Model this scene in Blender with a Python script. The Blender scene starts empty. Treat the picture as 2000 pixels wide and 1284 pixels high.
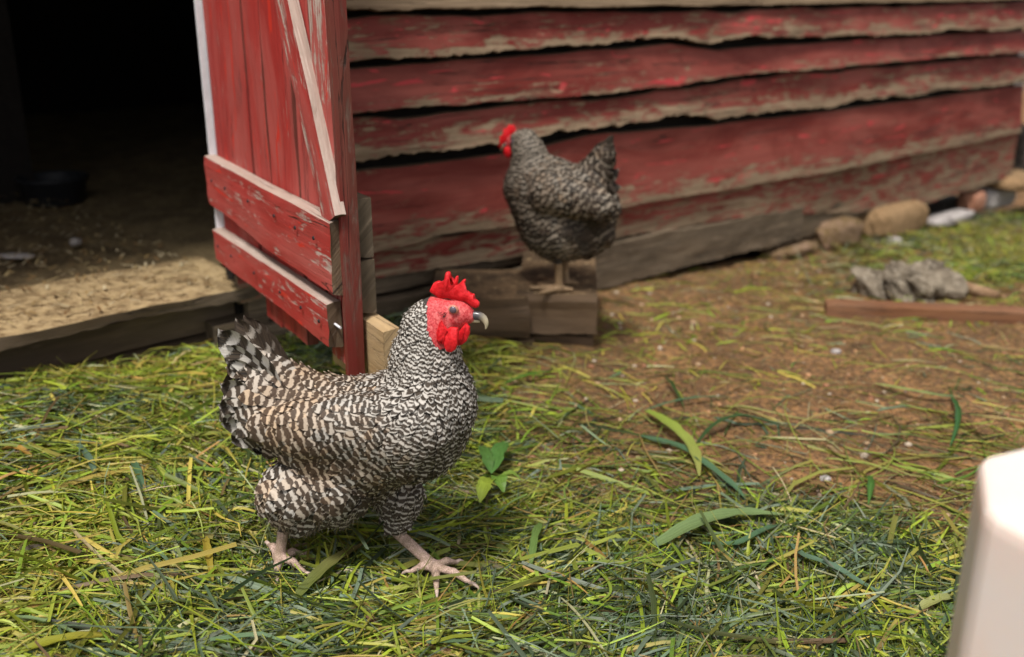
import bpy, math, random
import numpy as np
from mathutils import Vector, Matrix
random.seed(7)
RNG = np.random.default_rng(11)
rad = math.radians
SC = bpy.context.scene

# ------------------------------------------------------------------ camera, world, sun
CAM_H, PITCH, FPX = 0.78, rad(18.8), 1944.4
cd = bpy.data.cameras.new('camera'); cam = bpy.data.objects.new('camera', cd)
SC.collection.objects.link(cam); SC.camera = cam
cam.location = (0, 0, CAM_H); cam.rotation_euler = (math.pi/2 - PITCH, 0, 0)
cd.lens = 35; cd.sensor_width = 36; cd.clip_start = 0.02; cd.clip_end = 500
cd.dof.use_dof = True; cd.dof.focus_distance = 1.30; cd.dof.aperture_fstop = 2.9

SUN_EL, SUN_AZ = rad(64), rad(205)      # azimuth clockwise from +Y: behind the camera, a little to the left
world = bpy.data.worlds.new('World'); SC.world = world; world.use_nodes = True
wn, wl = world.node_tree.nodes, world.node_tree.links
sky = wn.new('ShaderNodeTexSky'); sky.sky_type = 'NISHITA'; sky.sun_disc = False
sky.sun_elevation = SUN_EL; sky.sun_rotation = SUN_AZ
sky.air_density = 1.0; sky.dust_density = 3.0
hs = wn.new('ShaderNodeHueSaturation'); hs.inputs['Saturation'].default_value = 0.08
wl.new(sky.outputs[0], hs.inputs['Color'])
bg = wn['Background']; bg.inputs[1].default_value = 0.062
wl.new(hs.outputs[0], bg.inputs[0])
sl = bpy.data.lights.new('sun', 'SUN'); sl.energy = 1.5; sl.angle = rad(11); sl.color = (1, .955, .88)
sun = bpy.data.objects.new('sun', sl); SC.collection.objects.link(sun)
sd = Vector((math.sin(SUN_AZ)*math.cos(SUN_EL), math.cos(SUN_AZ)*math.cos(SUN_EL), math.sin(SUN_EL)))
sun.rotation_euler = sd.to_track_quat('Z', 'Y').to_euler()
SC.render.engine = 'CYCLES'
vs = SC.view_settings; vs.view_transform = 'Standard'; vs.look = 'None'; vs.gamma = 1; vs.exposure = 1.36

# ------------------------------------------------------------------ object helpers
def tag(o, label=None, cat=None, group=None, kind=None):
    if label: o['label'] = label
    if cat: o['category'] = cat
    if group: o['group'] = group
    if kind: o['kind'] = kind
    return o
def empty(name, loc=(0, 0, 0), parent=None):
    o = bpy.data.objects.new(name, None); o.location = loc
    SC.collection.objects.link(o); o.empty_display_size = .05
    if parent: o.parent = parent
    return o
def mesh_obj(name, V, F, mats=(), parent=None, midx=None, smooth=False, uv=None, attrs=None, loc=None):
    """one mesh object from arrays; F may hold -1 as fourth index for triangles"""
    me = bpy.data.meshes.new(name)
    V = np.asarray(V, dtype=np.float32)
    if isinstance(F, np.ndarray) and F.ndim == 2:
        n = F.shape[1]; me.vertices.add(len(V)); me.vertices.foreach_set('co', V.ravel())
        me.loops.add(F.size); me.loops.foreach_set('vertex_index', F.astype(np.int32).ravel())
        me.polygons.add(len(F)); me.polygons.foreach_set('loop_start', np.arange(0, F.size, n, dtype=np.int32))
        me.update(calc_edges=True)
    else:
        me.from_pydata([tuple(v) for v in V.tolist()], [], [tuple(f) for f in F])
    for m in mats: me.materials.append(m)
    if midx is not None: me.polygons.foreach_set('material_index', np.asarray(midx, dtype=np.int32))
    if smooth: me.polygons.foreach_set('use_smooth', np.ones(len(me.polygons), dtype=bool))
    if uv is not None:                       # uv given per vertex
        li = np.empty(len(me.loops), dtype=np.int32); me.loops.foreach_get('vertex_index', li)
        ul = me.uv_layers.new(name='UVMap'); ul.data.foreach_set('uv', np.asarray(uv, dtype=np.float32)[li].ravel())
    for k, a in (attrs or {}).items():
        a = np.asarray(a, dtype=np.float32)
        if a.ndim == 1:
            at = me.attributes.new(k, 'FLOAT', 'POINT'); at.data.foreach_set('value', a)
        else:
            at = me.attributes.new(k, 'FLOAT_VECTOR', 'POINT'); at.data.foreach_set('vector', a.ravel())
    me.update()
    o = bpy.data.objects.new(name, me); SC.collection.objects.link(o)
    if parent: o.parent = parent
    if loc is not None: o.location = loc
    return o

def hash2(ix, iy, seed):
    h = (ix.astype(np.int64)*374761393 + iy.astype(np.int64)*668265263 + seed*1442695041) & 0x7fffffff
    h = ((h ^ (h >> 13))*1274126177) & 0x7fffffff
    return ((h ^ (h >> 16)) & 0xffff)/65535.0
def vnoise(x, y, seed=0):
    x = np.asarray(x, float); y = np.asarray(y, float)
    ix, iy = np.floor(x), np.floor(y); fx, fy = x-ix, y-iy
    fx = fx*fx*(3-2*fx); fy = fy*fy*(3-2*fy)
    a, b = hash2(ix, iy, seed), hash2(ix+1, iy, seed)
    c, d = hash2(ix, iy+1, seed), hash2(ix+1, iy+1, seed)
    return (a*(1-fx)+b*fx)*(1-fy) + (c*(1-fx)+d*fx)*fy - .5      # -.5 .. .5
def fbm(x, y, seed=0, oct=4):
    s, a = 0, 1.0
    for k in range(oct):
        s = s + a*vnoise(np.asarray(x)*2**k, np.asarray(y)*2**k, seed+k*17); a *= .5
    return s

# ------------------------------------------------------------------ material helpers
class NT:
    def __init__(s, name):
        s.m = bpy.data.materials.new(name); s.m.use_nodes = True
        s.n, s.l = s.m.node_tree.nodes, s.m.node_tree.links
        s.b = s.n['Principled BSDF']
        s.b.inputs['Specular IOR Level'].default_value = .3
    def new(s, t, **kw):
        nd = s.n.new(t)
        for k, v in kw.items(): setattr(nd, k, v)
        return nd
    def put(s, sock, v):
        if hasattr(v, 'links'): s.l.new(v, sock)
        elif isinstance(v, (tuple, list)) and len(v) == 3 and sock.type == 'RGBA': sock.default_value = (*v, 1)
        else: sock.default_value = v
    def attr(s, name, out='Fac'):
        return s.new('ShaderNodeAttribute', attribute_name=name).outputs[out]
    def coord(s, kind='Object', scale=(1, 1, 1)):
        tc = s.new('ShaderNodeTexCoord'); mp = s.new('ShaderNodeMapping'); s.l.new(tc.outputs[kind], mp.inputs[0])
        mp.inputs['Scale'].default_value = scale
        return mp.outputs[0]
    def noise(s, vec, scale=5, detail=4, rough=.55, dist=0, out=0):
        nd = s.new('ShaderNodeTexNoise'); s.l.new(vec, nd.inputs['Vector'])
        nd.inputs['Scale'].default_value = scale; nd.inputs['Detail'].default_value = detail
        nd.inputs['Roughness'].default_value = rough; nd.inputs['Distortion'].default_value = dist
        return nd.outputs[out]
    def vor(s, vec, scale=5, out='Distance', feature='F1'):
        nd = s.new('ShaderNodeTexVoronoi', feature=feature); s.l.new(vec, nd.inputs['Vector'])
        nd.inputs['Scale'].default_value = scale
        return nd.outputs[out]
    def math(s, op, a, b=0.0, c=0.0, clamp=False):
        nd = s.new('ShaderNodeMath', operation=op, use_clamp=clamp)
        for i, v in enumerate((a, b, c)): s.put(nd.inputs[i], v)
        return nd.outputs[0]
    def step(s, v, lo, hi, a=0.0, b=1.0):
        nd = s.new('ShaderNodeMapRange', interpolation_type='SMOOTHSTEP')
        s.put(nd.inputs[0], v); nd.inputs[1].default_value = lo; nd.inputs[2].default_value = hi
        nd.inputs[3].default_value = a; nd.inputs[4].default_value = b
        return nd.outputs[0]
    def mix(s, f, a, b):
        nd = s.new('ShaderNodeMix', data_type='RGBA')
        s.put(nd.inputs[0], f); s.put(nd.inputs[6], a); s.put(nd.inputs[7], b)
        return nd.outputs[2]
    def bump(s, h, strength=.3, dist=.002):
        nd = s.new('ShaderNodeBump'); nd.inputs['Strength'].default_value = strength
        nd.inputs['Distance'].default_value = dist; s.l.new(h, nd.inputs['Height'])
        s.l.new(nd.outputs[0], s.b.inputs['Normal'])
    def col(s, c): s.put(s.b.inputs['Base Color'], c)
    def rough(s, r): s.put(s.b.inputs['Roughness'], r)

def mat_flat(name, c, r=.6, var=.25, scale=40, spec=.3):
    t = NT(name); v = t.coord('Object')
    n = t.noise(v, scale, 4); c2 = tuple(x*(1-var) for x in c); c3 = tuple(min(1, x*(1+var)) for x in c)
    t.col(t.mix(t.step(n, .3, .7), c2, c3)); t.rough(r); t.b.inputs['Specular IOR Level'].default_value = spec
    t.bump(n, .3, .001)
    return t.m

def mat_paint(name, deep, faded, wood1, wood2, bare_lo=.56, bare_hi=.64, wear=True, bright=None, edge=0.0):
    """old paint on wood: UV is in metres, u along the grain; attribute 'wear' pushes towards bare wood"""
    t = NT(name)
    g = t.noise(t.coord('UV', (3, 120, 1)), 1.0, 6, .65, .4)          # fibres
    g2 = t.noise(t.coord('UV', (12, 420, 1)), 1.0, 4, .6, .2)
    big = t.noise(t.coord('UV', (2.5, 9, 1)), 1.0, 5, .6, .6)
    med = t.noise(t.coord('UV', (13, 55, 1)), 1.0, 6, .68, .8)
    red = t.mix(t.step(big, .36, .66), deep, faded)
    red = t.mix(t.step(g, .3, .75, 0, .35), red, tuple(x*.5 for x in deep))
    if bright:
        br = t.noise(t.coord('UV', (4.2, 30, 1)), 1.3, 4, .55, 1.2)
        red = t.mix(t.step(br, .635, .655), red, bright)
    w = t.mix(t.step(g, .3, .7), wood1, wood2)
    w = t.mix(t.step(g2, .35, .7, 0, .5), w, tuple(x*.45 for x in wood1))
    spl = t.noise(t.coord('UV', (7, 22, 1)), 1.0, 9, .78, .5)
    k = t.math('ADD', t.math('ADD', t.math('MULTIPLY', med, .40), t.math('MULTIPLY', spl, .42)), t.math('MULTIPLY', g, .22))
    if wear: k = t.math('ADD', k, t.attr('wear'))
    f = t.step(k, bare_lo, bare_hi)
    cr = t.noise(t.coord('UV', (1.1, 34, 1)), 1.0, 5, .55, .8)
    crk = t.step(t.math('ABSOLUTE', t.math('SUBTRACT', cr, .5)), .010, .002)
    crk = t.math('MULTIPLY', crk, t.step(t.noise(t.coord('UV', (1.7, 5, 1)), 1.0, 2), .48, .56))
    t.col(t.mix(t.math('MULTIPLY', crk, .85), t.mix(f, red, w), (.02, .013, .009))); t.rough(t.mix(f, (.62,)*3, (.85,)*3))
    h = t.math('ADD', t.math('MULTIPLY', g, .7), t.math('MULTIPLY', f, -.6)); h = t.math('ADD', h, t.math('MULTIPLY', crk, -1.0))
    t.bump(h, .7, .0025)
    return t.m

M = {}
M['siding'] = mat_paint('siding_paint', (.16, .018, .012), (.29, .072, .055), (.17, .115, .07), (.36, .26, .17), .555, .635, bright=(.46, .045, .05))
M['door_paint'] = mat_paint('door_paint', (.40, .034, .028), (.46, .100, .085), (.42, .29, .24), (.60, .47, .41), .58, .64, bright=(.56, .035, .02))
M['grey_wood'] = mat_paint('weathered_wood', (.085, .062, .040), (.17, .125, .082), (.055, .040, .026), (.30, .225, .155), .5, .7)
M['pale_wood'] = mat_paint('sun_bleached_edge', (.38, .28, .23), (.52, .42, .36), (.34, .17, .13), (.62, .51, .45), .5, .7)
M['dark_wood'] = mat_paint('dark_timber', (.095, .060, .034), (.17, .11, .066), (.06, .039, .024), (.25, .165, .10), .5, .7)
M['new_wood'] = mat_paint('fresh_lumber', (.36, .23, .11), (.50, .35, .19), (.24, .13, .06), (.58, .44, .27), .5, .7)
M['brown_wood'] = mat_paint('rusty_brown', (.19, .080, .036), (.25, .125, .065), (.09, .04, .02), (.34, .21, .14), .5, .72)
M['edge_paint'] = mat_paint('door_edge_paint', (.20, .022, .018), (.16, .05, .035), (.09, .06, .045), (.26, .17, .13), .55, .68)
M['black'] = mat_flat('void_dark', (.012, .010, .008), .9)  # near-black colour for the shade beneath the barn
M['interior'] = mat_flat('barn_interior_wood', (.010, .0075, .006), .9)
M['white_paint'] = mat_flat('old_white_paint', (.74, .72, .76), .6, .08)
M['rubber'] = mat_flat('black_rubber', (.014, .015, .018), .55)

# ------------------------------------------------------------------ the barn wall frame: s along the wall, n out of it, z up
P0 = np.array([.26, 2.70, 0.]); WD = np.array([.766, .643, 0.]); WN = np.array([.643, -.766, 0.]); UP = np.array([0, 0, 1.])
def W(s, n, z): return P0 + WD*s + WN*n + UP*z
def ray(px, py):
    c, s_ = math.cos(PITCH), math.sin(PITCH); x = (px-1000)/FPX; u = (642-py)/FPX
    return np.array([x, c+u*s_, -s_+u*c])
def on_z(px, py, z=0.):                       # the point of the horizontal plane z that the photograph shows there
    d = ray(px, py); t = (z-CAM_H)/d[2]; return np.array([0, 0, CAM_H]) + d*t

def sn(x, y): return (x-P0[0])*WD[0]+(y-P0[1])*WD[1], (x-P0[0])*WN[0]+(y-P0[1])*WN[1]
def sm(e0, e1, x):
    t = np.clip((np.asarray(x, float)-e0)/(e1-e0), 0, 1); return t*t*(3-2*t)
def ground_h(x, y):
    x = np.asarray(x, float); y = np.asarray(y, float)
    s, n = sn(x, y)
    z = -.056*np.clip(s, -3, 4)*(1-sm(.25, 1.3, n))
    z = z + .012*fbm(x*2.2, y*2.2, 3, 3) + .007*fbm(x*9, y*9, 5, 3) + .0045*fbm(x*34, y*34, 9, 2)
    z = z - .16*sm(.0, .25, -n)               # lower under the barn
    z = z - .006
    return z
def hay_density(x, y):
    """how thick the cut grass lies, 0..1"""
    x = np.asarray(x, float); y = np.asarray(y, float)
    s, n = sn(x, y)
    edge = 1.38 + .05*vnoise(x*4, y*0, 21) - .10*sm(.3, .7, x)
    near = 1-sm(edge-.20, edge+.13, y + .26*fbm(x*4.5, y*6, 31, 3))
    left = 1-sm(-.22, .06, x + .12*fbm(x*5, y*5, 41, 2))
    mid = .11*(1-sm(.0, .40, x + .3*fbm(x*3, y*3, 51, 2)))*(1-sm(2.1, 2.4, y))
    scat = .022 + .07*np.clip(fbm(x*2.5, y*4, 61, 3)+.1, 0, 1)
    right = .62*sm(.75, 1.25, x + .4*fbm(x*3, y*3, 57, 2))*sm(2.55, 2.95, y + .5*fbm(x*3+5, y*3, 58, 3))*(1-sm(5, 7, y))*(.45+.9*np.clip(fbm(x*5, y*8, 59, 3)+.5, 0, 1))
    d = np.maximum.reduce([near, left, mid+scat, right, scat*np.ones_like(x)])
    return d*np.where(n > .015, 1, 0)

# ------------------------------------------------------------------ ground
def build_ground():
    def axis(lo, hi, step, far):
        a = np.arange(lo, hi, step); k = [];  v = step
        while sum(k) < far: v *= 1.25; k.append(v)
        c = np.cumsum(k)
        return np.concatenate([lo-c[::-1], a, a[-1]+c])
    xs, ys = axis(-1.9, 3.0, .016, 150), axis(.6, 4.6, .016, 150)
    X, Y = np.meshgrid(xs, ys, indexing='ij')
    Z = ground_h(X, Y)
    V = np.stack([X, Y, Z], -1).reshape(-1, 3)
    nx, ny = len(xs), len(ys); I = np.arange(nx*ny).reshape(nx, ny)
    F = np.stack([I[:-1, :-1], I[1:, :-1], I[1:, 1:], I[:-1, 1:]], -1).reshape(-1, 4)
    t = NT('trodden_dirt'); v = t.coord('Object')
    a = t.noise(v, 7, 6, .6, .3); b = t.noise(v, 60, 5, .7); c = t.noise(v, 260, 3, .6)
    col = t.mix(t.step(a, .35, .65), (.21, .108, .043), (.41, .215, .085))
    col = t.mix(t.step(b, .40, .60, 0, .9), col, (.11, .062, .034))
    col = t.mix(t.step(t.noise(v, 24, 5, .7), .56, .66, 0, .65), col, (.36, .19, .075))
    vo = t.vor(v, 130); cells = t.new('ShaderNodeTexVoronoi'); t.l.new(v, cells.inputs['Vector']); cells.inputs['Scale'].default_value = 130
    sel = t.step(cells.outputs['Color'], .78, .84)
    grit = t.math('MULTIPLY', t.step(vo, .28, .18), sel)
    col = t.mix(t.math('MULTIPLY', grit, .85), col, (.42, .30, .18))
    sel2 = t.math('MULTIPLY', t.step(t.noise(v, 90, 2), .62, .68), 1.0)
    col = t.mix(t.math('MULTIPLY', sel2, .7), col, (.045, .028, .018))
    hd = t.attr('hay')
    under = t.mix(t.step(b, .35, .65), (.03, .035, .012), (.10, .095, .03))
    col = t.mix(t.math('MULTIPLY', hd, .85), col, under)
    t.col(col); t.rough(.85)
    hh = t.math('ADD', t.math('MULTIPLY', b, 1.0), t.math('MULTIPLY', c, .4)); hh = t.math('ADD', hh, t.math('MULTIPLY', grit, .5))
    t.bump(hh, 1.0, .012)
    o = mesh_obj('ground', V, F, [t.m], smooth=True, attrs={'hay': hay_density(V[:, 0], V[:, 1])})
    tag(o, 'brown trodden dirt yard with grit and scattered cuttings', kind='structure')
build_ground()

# ------------------------------------------------------------------ planks
def plank(name, parent, org, dx, dz, L, zb, zt, T, mat, top=None, end=None, under=None, nx=None, chip=.002, seed=0, tilt=0, wear=0., wedge=0., wob=.001, y0=0., face_noise=.0012, ends=.003):
    """a board: dx runs along it, dz across it, thickness T along dx x dz (outwards); zb/zt give its lower/upper edge
    (numbers or lists of (x,z)); its origin object sits at org"""
    dx = np.array(dx, float); dx /= np.linalg.norm(dx); dz = np.array(dz, float); dz /= np.linalg.norm(dz)
    dy = np.cross(dz, dx)                      # outward
    dy = -dy
    nx = nx or max(4, int(L/.03)); xs = np.linspace(0, L, nx+1)
    f = lambda q: np.interp(xs, [p[0] for p in q], [p[1] for p in q]) if isinstance(q, (list, tuple)) else np.full(nx+1, float(q))
    B, Tp = f(zb), f(zt)
    B = B + chip*1.5*fbm(xs*5, xs*0+seed, seed, 3) + chip*.7*fbm(xs*60, xs*0+seed, seed+1, 3) + chip*1.6*np.clip(fbm(xs*3.3, xs*0+seed, seed+2, 2)-.22, 0, 1)*(1+fbm(xs*45, xs*0, seed+6, 2)); Tp = Tp + chip*1.2*fbm(xs*7, xs*0+seed+5, seed+3, 3)
    ys = wob*2*fbm(xs*3, xs*0+seed+9, seed+7, 2)
    c = min(.0025, T*.25)
    V = []; UVc = []; wr = []
    nm = 5                                      # rows across the face
    prof = []                                   # (y, tz) ring
    for k in range(nm+1):
        tz = k/nm; prof.append(('f', T, tz))
    prof.append(('t', T*.5, 1)); prof.append(('b', 0, 1)); prof.append(('b', 0, 0)); prof.append(('u', T*.5, 0))
    R = len(prof)
    off = random.uniform(0, 40)
    for i in range(nx+1):
        w = Tp[i]-B[i]
        ex = 0
        for j, (kd, y, tz) in enumerate(prof):
            z = B[i]+w*tz
            if kd == 'f' and tz == 0: z += c
            if kd == 'f' and tz == 1: z -= c
            yy = y + ys[i] + tilt*(1-tz) + y0
            if kd == 'f': yy += face_noise*2*float(vnoise(xs[i]*14, z*40+seed, seed+2))
            x = xs[i]
            if i == 0: x += ends*float(vnoise(z*120, y*90, seed+1))
            if i == nx: x += ends*float(vnoise(z*120, y*90, seed+4))
            V.append(dx*x+dy*yy+dz*z); UVc.append((xs[i]+off, z+y+off)); wr.append(wear + wedge*.46*max(0, 1-tz*2.1))
    F = []; mi = []
    for i in range(nx):
        for j in range(R):
            a, b = i*R+j, i*R+(j+1) % R
            F.append((a, a+R, b+R, b))
            mi.append(1 if j in (nm, nm+1) else (2 if j >= nm+3 else 0))
    for base in (0, nx*R):
        ring = [base+j for j in range(R)]
        if base == 0: ring = ring[::-1]
        F.append(tuple(ring)); mi.append(3)
    mats = [mat, top or mat, under or mat, end or mat]
    o = mesh_obj(name, V, F, mats, parent, midx=mi, uv=UVc, attrs={'wear': wr}, loc=org)
    return o

# ------------------------------------------------------------------ barn
barn = tag(empty('barn', tuple(W(0, 0, 0))), 'old red barn with warped peeling clapboards and an open plank door', 'barn')
BO = W(0, 0, 0)
def bp(s, n, z): return tuple(WD*s+WN*n+UP*z)          # position inside the barn's frame
def siding():
    S0, S1 = -1.10, 2.62
    zb = [.74, .645, .535, .43, .213]; k = 0
    rows = []
    rows.append(dict(zb=[(0, .742), (1.5, .738), (3, .742), (3.8, .75)], top=.862, wear=.30, wedge=.0, end=3.42, chip=.004))
    rows.append(dict(zb=[(0, .637), (.45, .640), (1.3, .656), (1.45, .640), (1.6, .652), (2.2, .64), (3.8, .634)], top=[(0, .729), (1.5, .722), (3.8, .735)], wear=.02, wedge=.24, end=3.72, chip=.008))
    rows.append(dict(zb=[(0, .532), (1.3, .528), (1.6, .544), (2.1, .540), (2.6, .548), (3.8, .536)], top=[(0, .622), (1.3, .640), (1.5, .618), (2.2, .626), (3.8, .622)], wear=-.02, wedge=.20, end=3.72, chip=.005))
    rows.append(dict(zb=[(0, .427), (.75, .430), (.86, .446), (1.3, .446), (1.5, .425), (1.9, .430), (2.1, .418), (2.8, .43), (3.8, .417)], top=[(0, .518), (1.3, .515), (1.6, .532), (2.6, .534), (3.8, .522)], wear=.03, wedge=.26, end=3.72, chip=.010))
    rows.append(dict(zb=[(0, .222), (.4, .219), (.52, .232), (.7, .219), (1.3, .214), (2.1, .205), (3.8, .212)], top=[(0, .408), (.75, .402), (1.0, .424), (1.5, .408), (2.1, .405), (3.8, .405)], wear=-.03, wedge=.34, end=3.50, chip=.003))
    for i, r in enumerate(rows):
        plank('siding_board', barn, bp(S0, 0, 0), WD, UP, r['end'], r['zb'], r['top'], .016, M['siding'], M['grey_wood'], M['grey_wood'], M['grey_wood'],
              nx=420, chip=r['chip'], seed=100+i*13, tilt=.022, wear=r['wear'], wedge=r['wedge'], wob=.005, y0=.012, face_noise=.0012)
    # lowest red board, its foot uneven
    plank('siding_board', barn, bp(S0, 0, 0), WD, UP, 3.52, [(0, .160), (.33, .157), (.8, .133), (1.13, .131), (1.8, .105), (2.0, .075), (2.35, .03), (2.8, .0), (3.5, .02)], .226, .018, M['siding'],
          M['grey_wood'], M['grey_wood'], M['grey_wood'], nx=360, chip=.006, seed=991, tilt=.004, wear=.065, wedge=.10, wob=.004, y0=.010, face_noise=.003)
    for i in range(13):                         # the wall above the frame
        z0 = .848+i*.105
        plank('siding_board', barn, bp(S0, 0, 0), WD, UP, 3.72, z0, z0+.12, .016, M['siding'], M['grey_wood'], M['grey_wood'], M['grey_wood'],
              nx=24, chip=.004, seed=300+i, tilt=.016, wear=.0, wedge=.18, wob=.004, y0=.012)
    for i in range(20):                         # left of the doorway, out of frame
        z0 = .13+i*.105
        plank('siding_board', barn, bp(-4.2, 0, 0), WD, UP, 1.7, z0, z0+.12, .016, M['siding'], M['grey_wood'], M['grey_wood'], M['grey_wood'],
              nx=12, chip=.004, seed=400+i, tilt=.016, wear=.0, wedge=.18, wob=.004, y0=.012)
    plank('lintel_board', barn, bp(-2.5, 0, 0), WD, UP, 1.42, 1.86, 2.22, .03, M['siding'], seed=5)
    # sill timbers
    plank('sill_beam', barn, bp(S0+.02, 0, 0), WD, UP, 1.96, [(0, .012), (1.1, .0), (1.96, -.012)], [(0, .104), (.6, .104), (.9, .120), (1.4, .118), (1.96, .10)], .05, M['grey_wood'], M['grey_wood'], M['grey_wood'],
          M['dark_wood'], nx=160, chip=.008, seed=41, wear=.05, wob=.004, y0=-.006, face_noise=.002)
    plank('sill_board', barn, bp(S0+.02, 0, 0), WD, UP, 1.5, [(0, .108), (.9, .122), (1.5, .12)], [(0, .165), (1.5, .14)], .022, M['grey_wood'], M['grey_wood'], M['grey_wood'],
          M['dark_wood'], nx=60, chip=.005, seed=43, wear=.1, wob=.002, y0=.0, face_noise=.003)
    plank('sill_beam', barn, bp(.885, 0, 0), WD, UP, .42, [(0, -.02), (.2, .0), (.42, .02)], [(0, .115), (.42, .06)], .03, M['grey_wood'], M['grey_wood'], M['grey_wood'],
          M['dark_wood'], nx=30, chip=.008, seed=44, wob=.004, y0=.0, face_noise=.004)
    # dark sheathing behind, solid; its near-black stands for the shade between the boards
    def slab(name, s0, s1, n0, n1, z0, z1, m):
        c = [W(s, n, z)-BO for s in (s0, s1) for n in (n0, n1) for z in (z0, z1)]
        F = [(0, 1, 3, 2), (4, 6, 7, 5), (0, 4, 5, 1), (2, 3, 7, 6), (0, 2, 6, 4), (1, 5, 7, 3)]
        return mesh_obj(name, c, F, [m], barn)
    slab('gap_backing', -1.09, 2.38, -.05, -.012, .02, 2.2, M['interior'])
    slab('gap_backing', -4.2, -2.53, -.05, -.012, .02, 2.2, M['interior'])
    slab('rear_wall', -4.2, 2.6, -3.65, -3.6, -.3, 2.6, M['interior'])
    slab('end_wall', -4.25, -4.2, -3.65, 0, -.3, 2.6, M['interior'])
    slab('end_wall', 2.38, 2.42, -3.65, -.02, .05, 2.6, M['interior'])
    slab('void_backing', -1.09, 2.38, -.42, -.36, -.4, .05, M['black'])  # added dark slab, stands in for the shaded void under the floor
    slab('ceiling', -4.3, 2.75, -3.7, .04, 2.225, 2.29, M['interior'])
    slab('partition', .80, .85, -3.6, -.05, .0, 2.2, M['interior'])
    slab('backdrop_panel', 2.43, 2.60, -.10, -.055, .215, .52, M['white_paint'])  # added white panel in place of the bright backdrop past the wall's end
    # threshold: worn board and the timbers below it
    t = NT('littered_board'); v = t.coord('Object')
    a = t.noise(v, 26, 5, .65); b = t.noise(v, 120, 4, .7)
    c = t.mix(t.step(a, .38, .62), (.20, .135, .065), (.40, .29, .15)); c = t.mix(t.step(b, .5, .7, 0, .7), c, (.52, .40, .24))
    c = t.mix(t.step(t.noise(v, 60, 3), .58, .68, 0, .8), c, (.13, .075, .03)); t.col(c); t.rough(.9); t.bump(t.math('ADD', a, b), .8, .006)
    M['littered'] = t.m
    plank('threshold_board', barn, bp(-2.5, .0, .0), WD, UP, 1.44, [(0, .158), (1.0, .174), (1.44, .178)], .2, .30, M['grey_wood'], M['littered'], M['grey_wood'],
          M['dark_wood'], nx=80, chip=.006, seed=61, wob=.008, y0=-.27, face_noise=.004, wear=.0)
    plank('threshold_beam', barn, bp(-2.5, 0, 0), WD, UP, 1.43, [(0, .07), (1.43, .10)], .160, .05, M['grey_wood'], M['grey_wood'], M['grey_wood'], M['dark_wood'], nx=40, chip=.004, seed=62, y0=-.075, wear=-.05)
    plank('threshold_beam', barn, bp(-2.5, 0, 0), WD, UP, 1.46, -.05, [(0, .066), (1.46, .094)], .05, M['grey_wood'], M['grey_wood'], M['grey_wood'], M['dark_wood'], nx=40, chip=.004, seed=63, y0=-.060, wear=-.05)
    plank('jamb_block', barn, bp(-1.16, 0, 0), WD, UP, .12, .0, .128, .05, M['grey_wood'], seed=66, y0=-.02)
    # posts and a rail inside
    for (x, y, w) in ((-1.50, 3.05, .11), (-2.05, 3.3, .10), (-.9, 4.4, .12)):
        p = np.array([x, y, .17])-BO
        plank('interior_post', barn, tuple(p), UP, -WD, 2.0, 0, w, w, M['interior'], nx=12, seed=70)
    p = np.array([-2.6, 4.1, .78])-BO
    plank('interior_rail', barn, tuple(p), (1, .1, 0), UP, 2.6, 0, .05, .03, M['grey_wood'], nx=20, seed=72)
siding()
def barn_floor():
    s = np.linspace(-4.15, .80, 200); n = np.linspace(-3.6, -.24, 150)
    S, N = np.meshgrid(s, n, indexing='ij')
    Z = .176 + .010*fbm(S*4, N*4, 77, 3)+.006*fbm(S*22, N*22, 78, 2)
    V = np.stack([P0[0]+WD[0]*S+WN[0]*N, P0[1]+WD[1]*S+WN[1]*N, Z], -1).reshape(-1, 3)
    I = np.arange(S.size).reshape(S.shape); F = np.stack([I[:-1, :-1], I[1:, :-1], I[1:, 1:], I[:-1, 1:]], -1).reshape(-1, 4)
    t = NT('litter_floor'); v = t.coord('Object')
    a = t.noise(v, 14, 5, .6); b = t.noise(v, 90, 4, .7)
    c = t.mix(t.step(a, .35, .65), (.10, .068, .034), (.18, .128, .062)); c = t.mix(t.step(b, .5, .68, 0, .8), c, (.28, .21, .11)); t.col(c); t.rough(.95); t.bump(b, .9, .01)
    tag(mesh_obj('barn_floor', V, F, [t.m], smooth=True), 'dim straw litter floor inside the barn doorway', kind='structure')
barn_floor()

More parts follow.
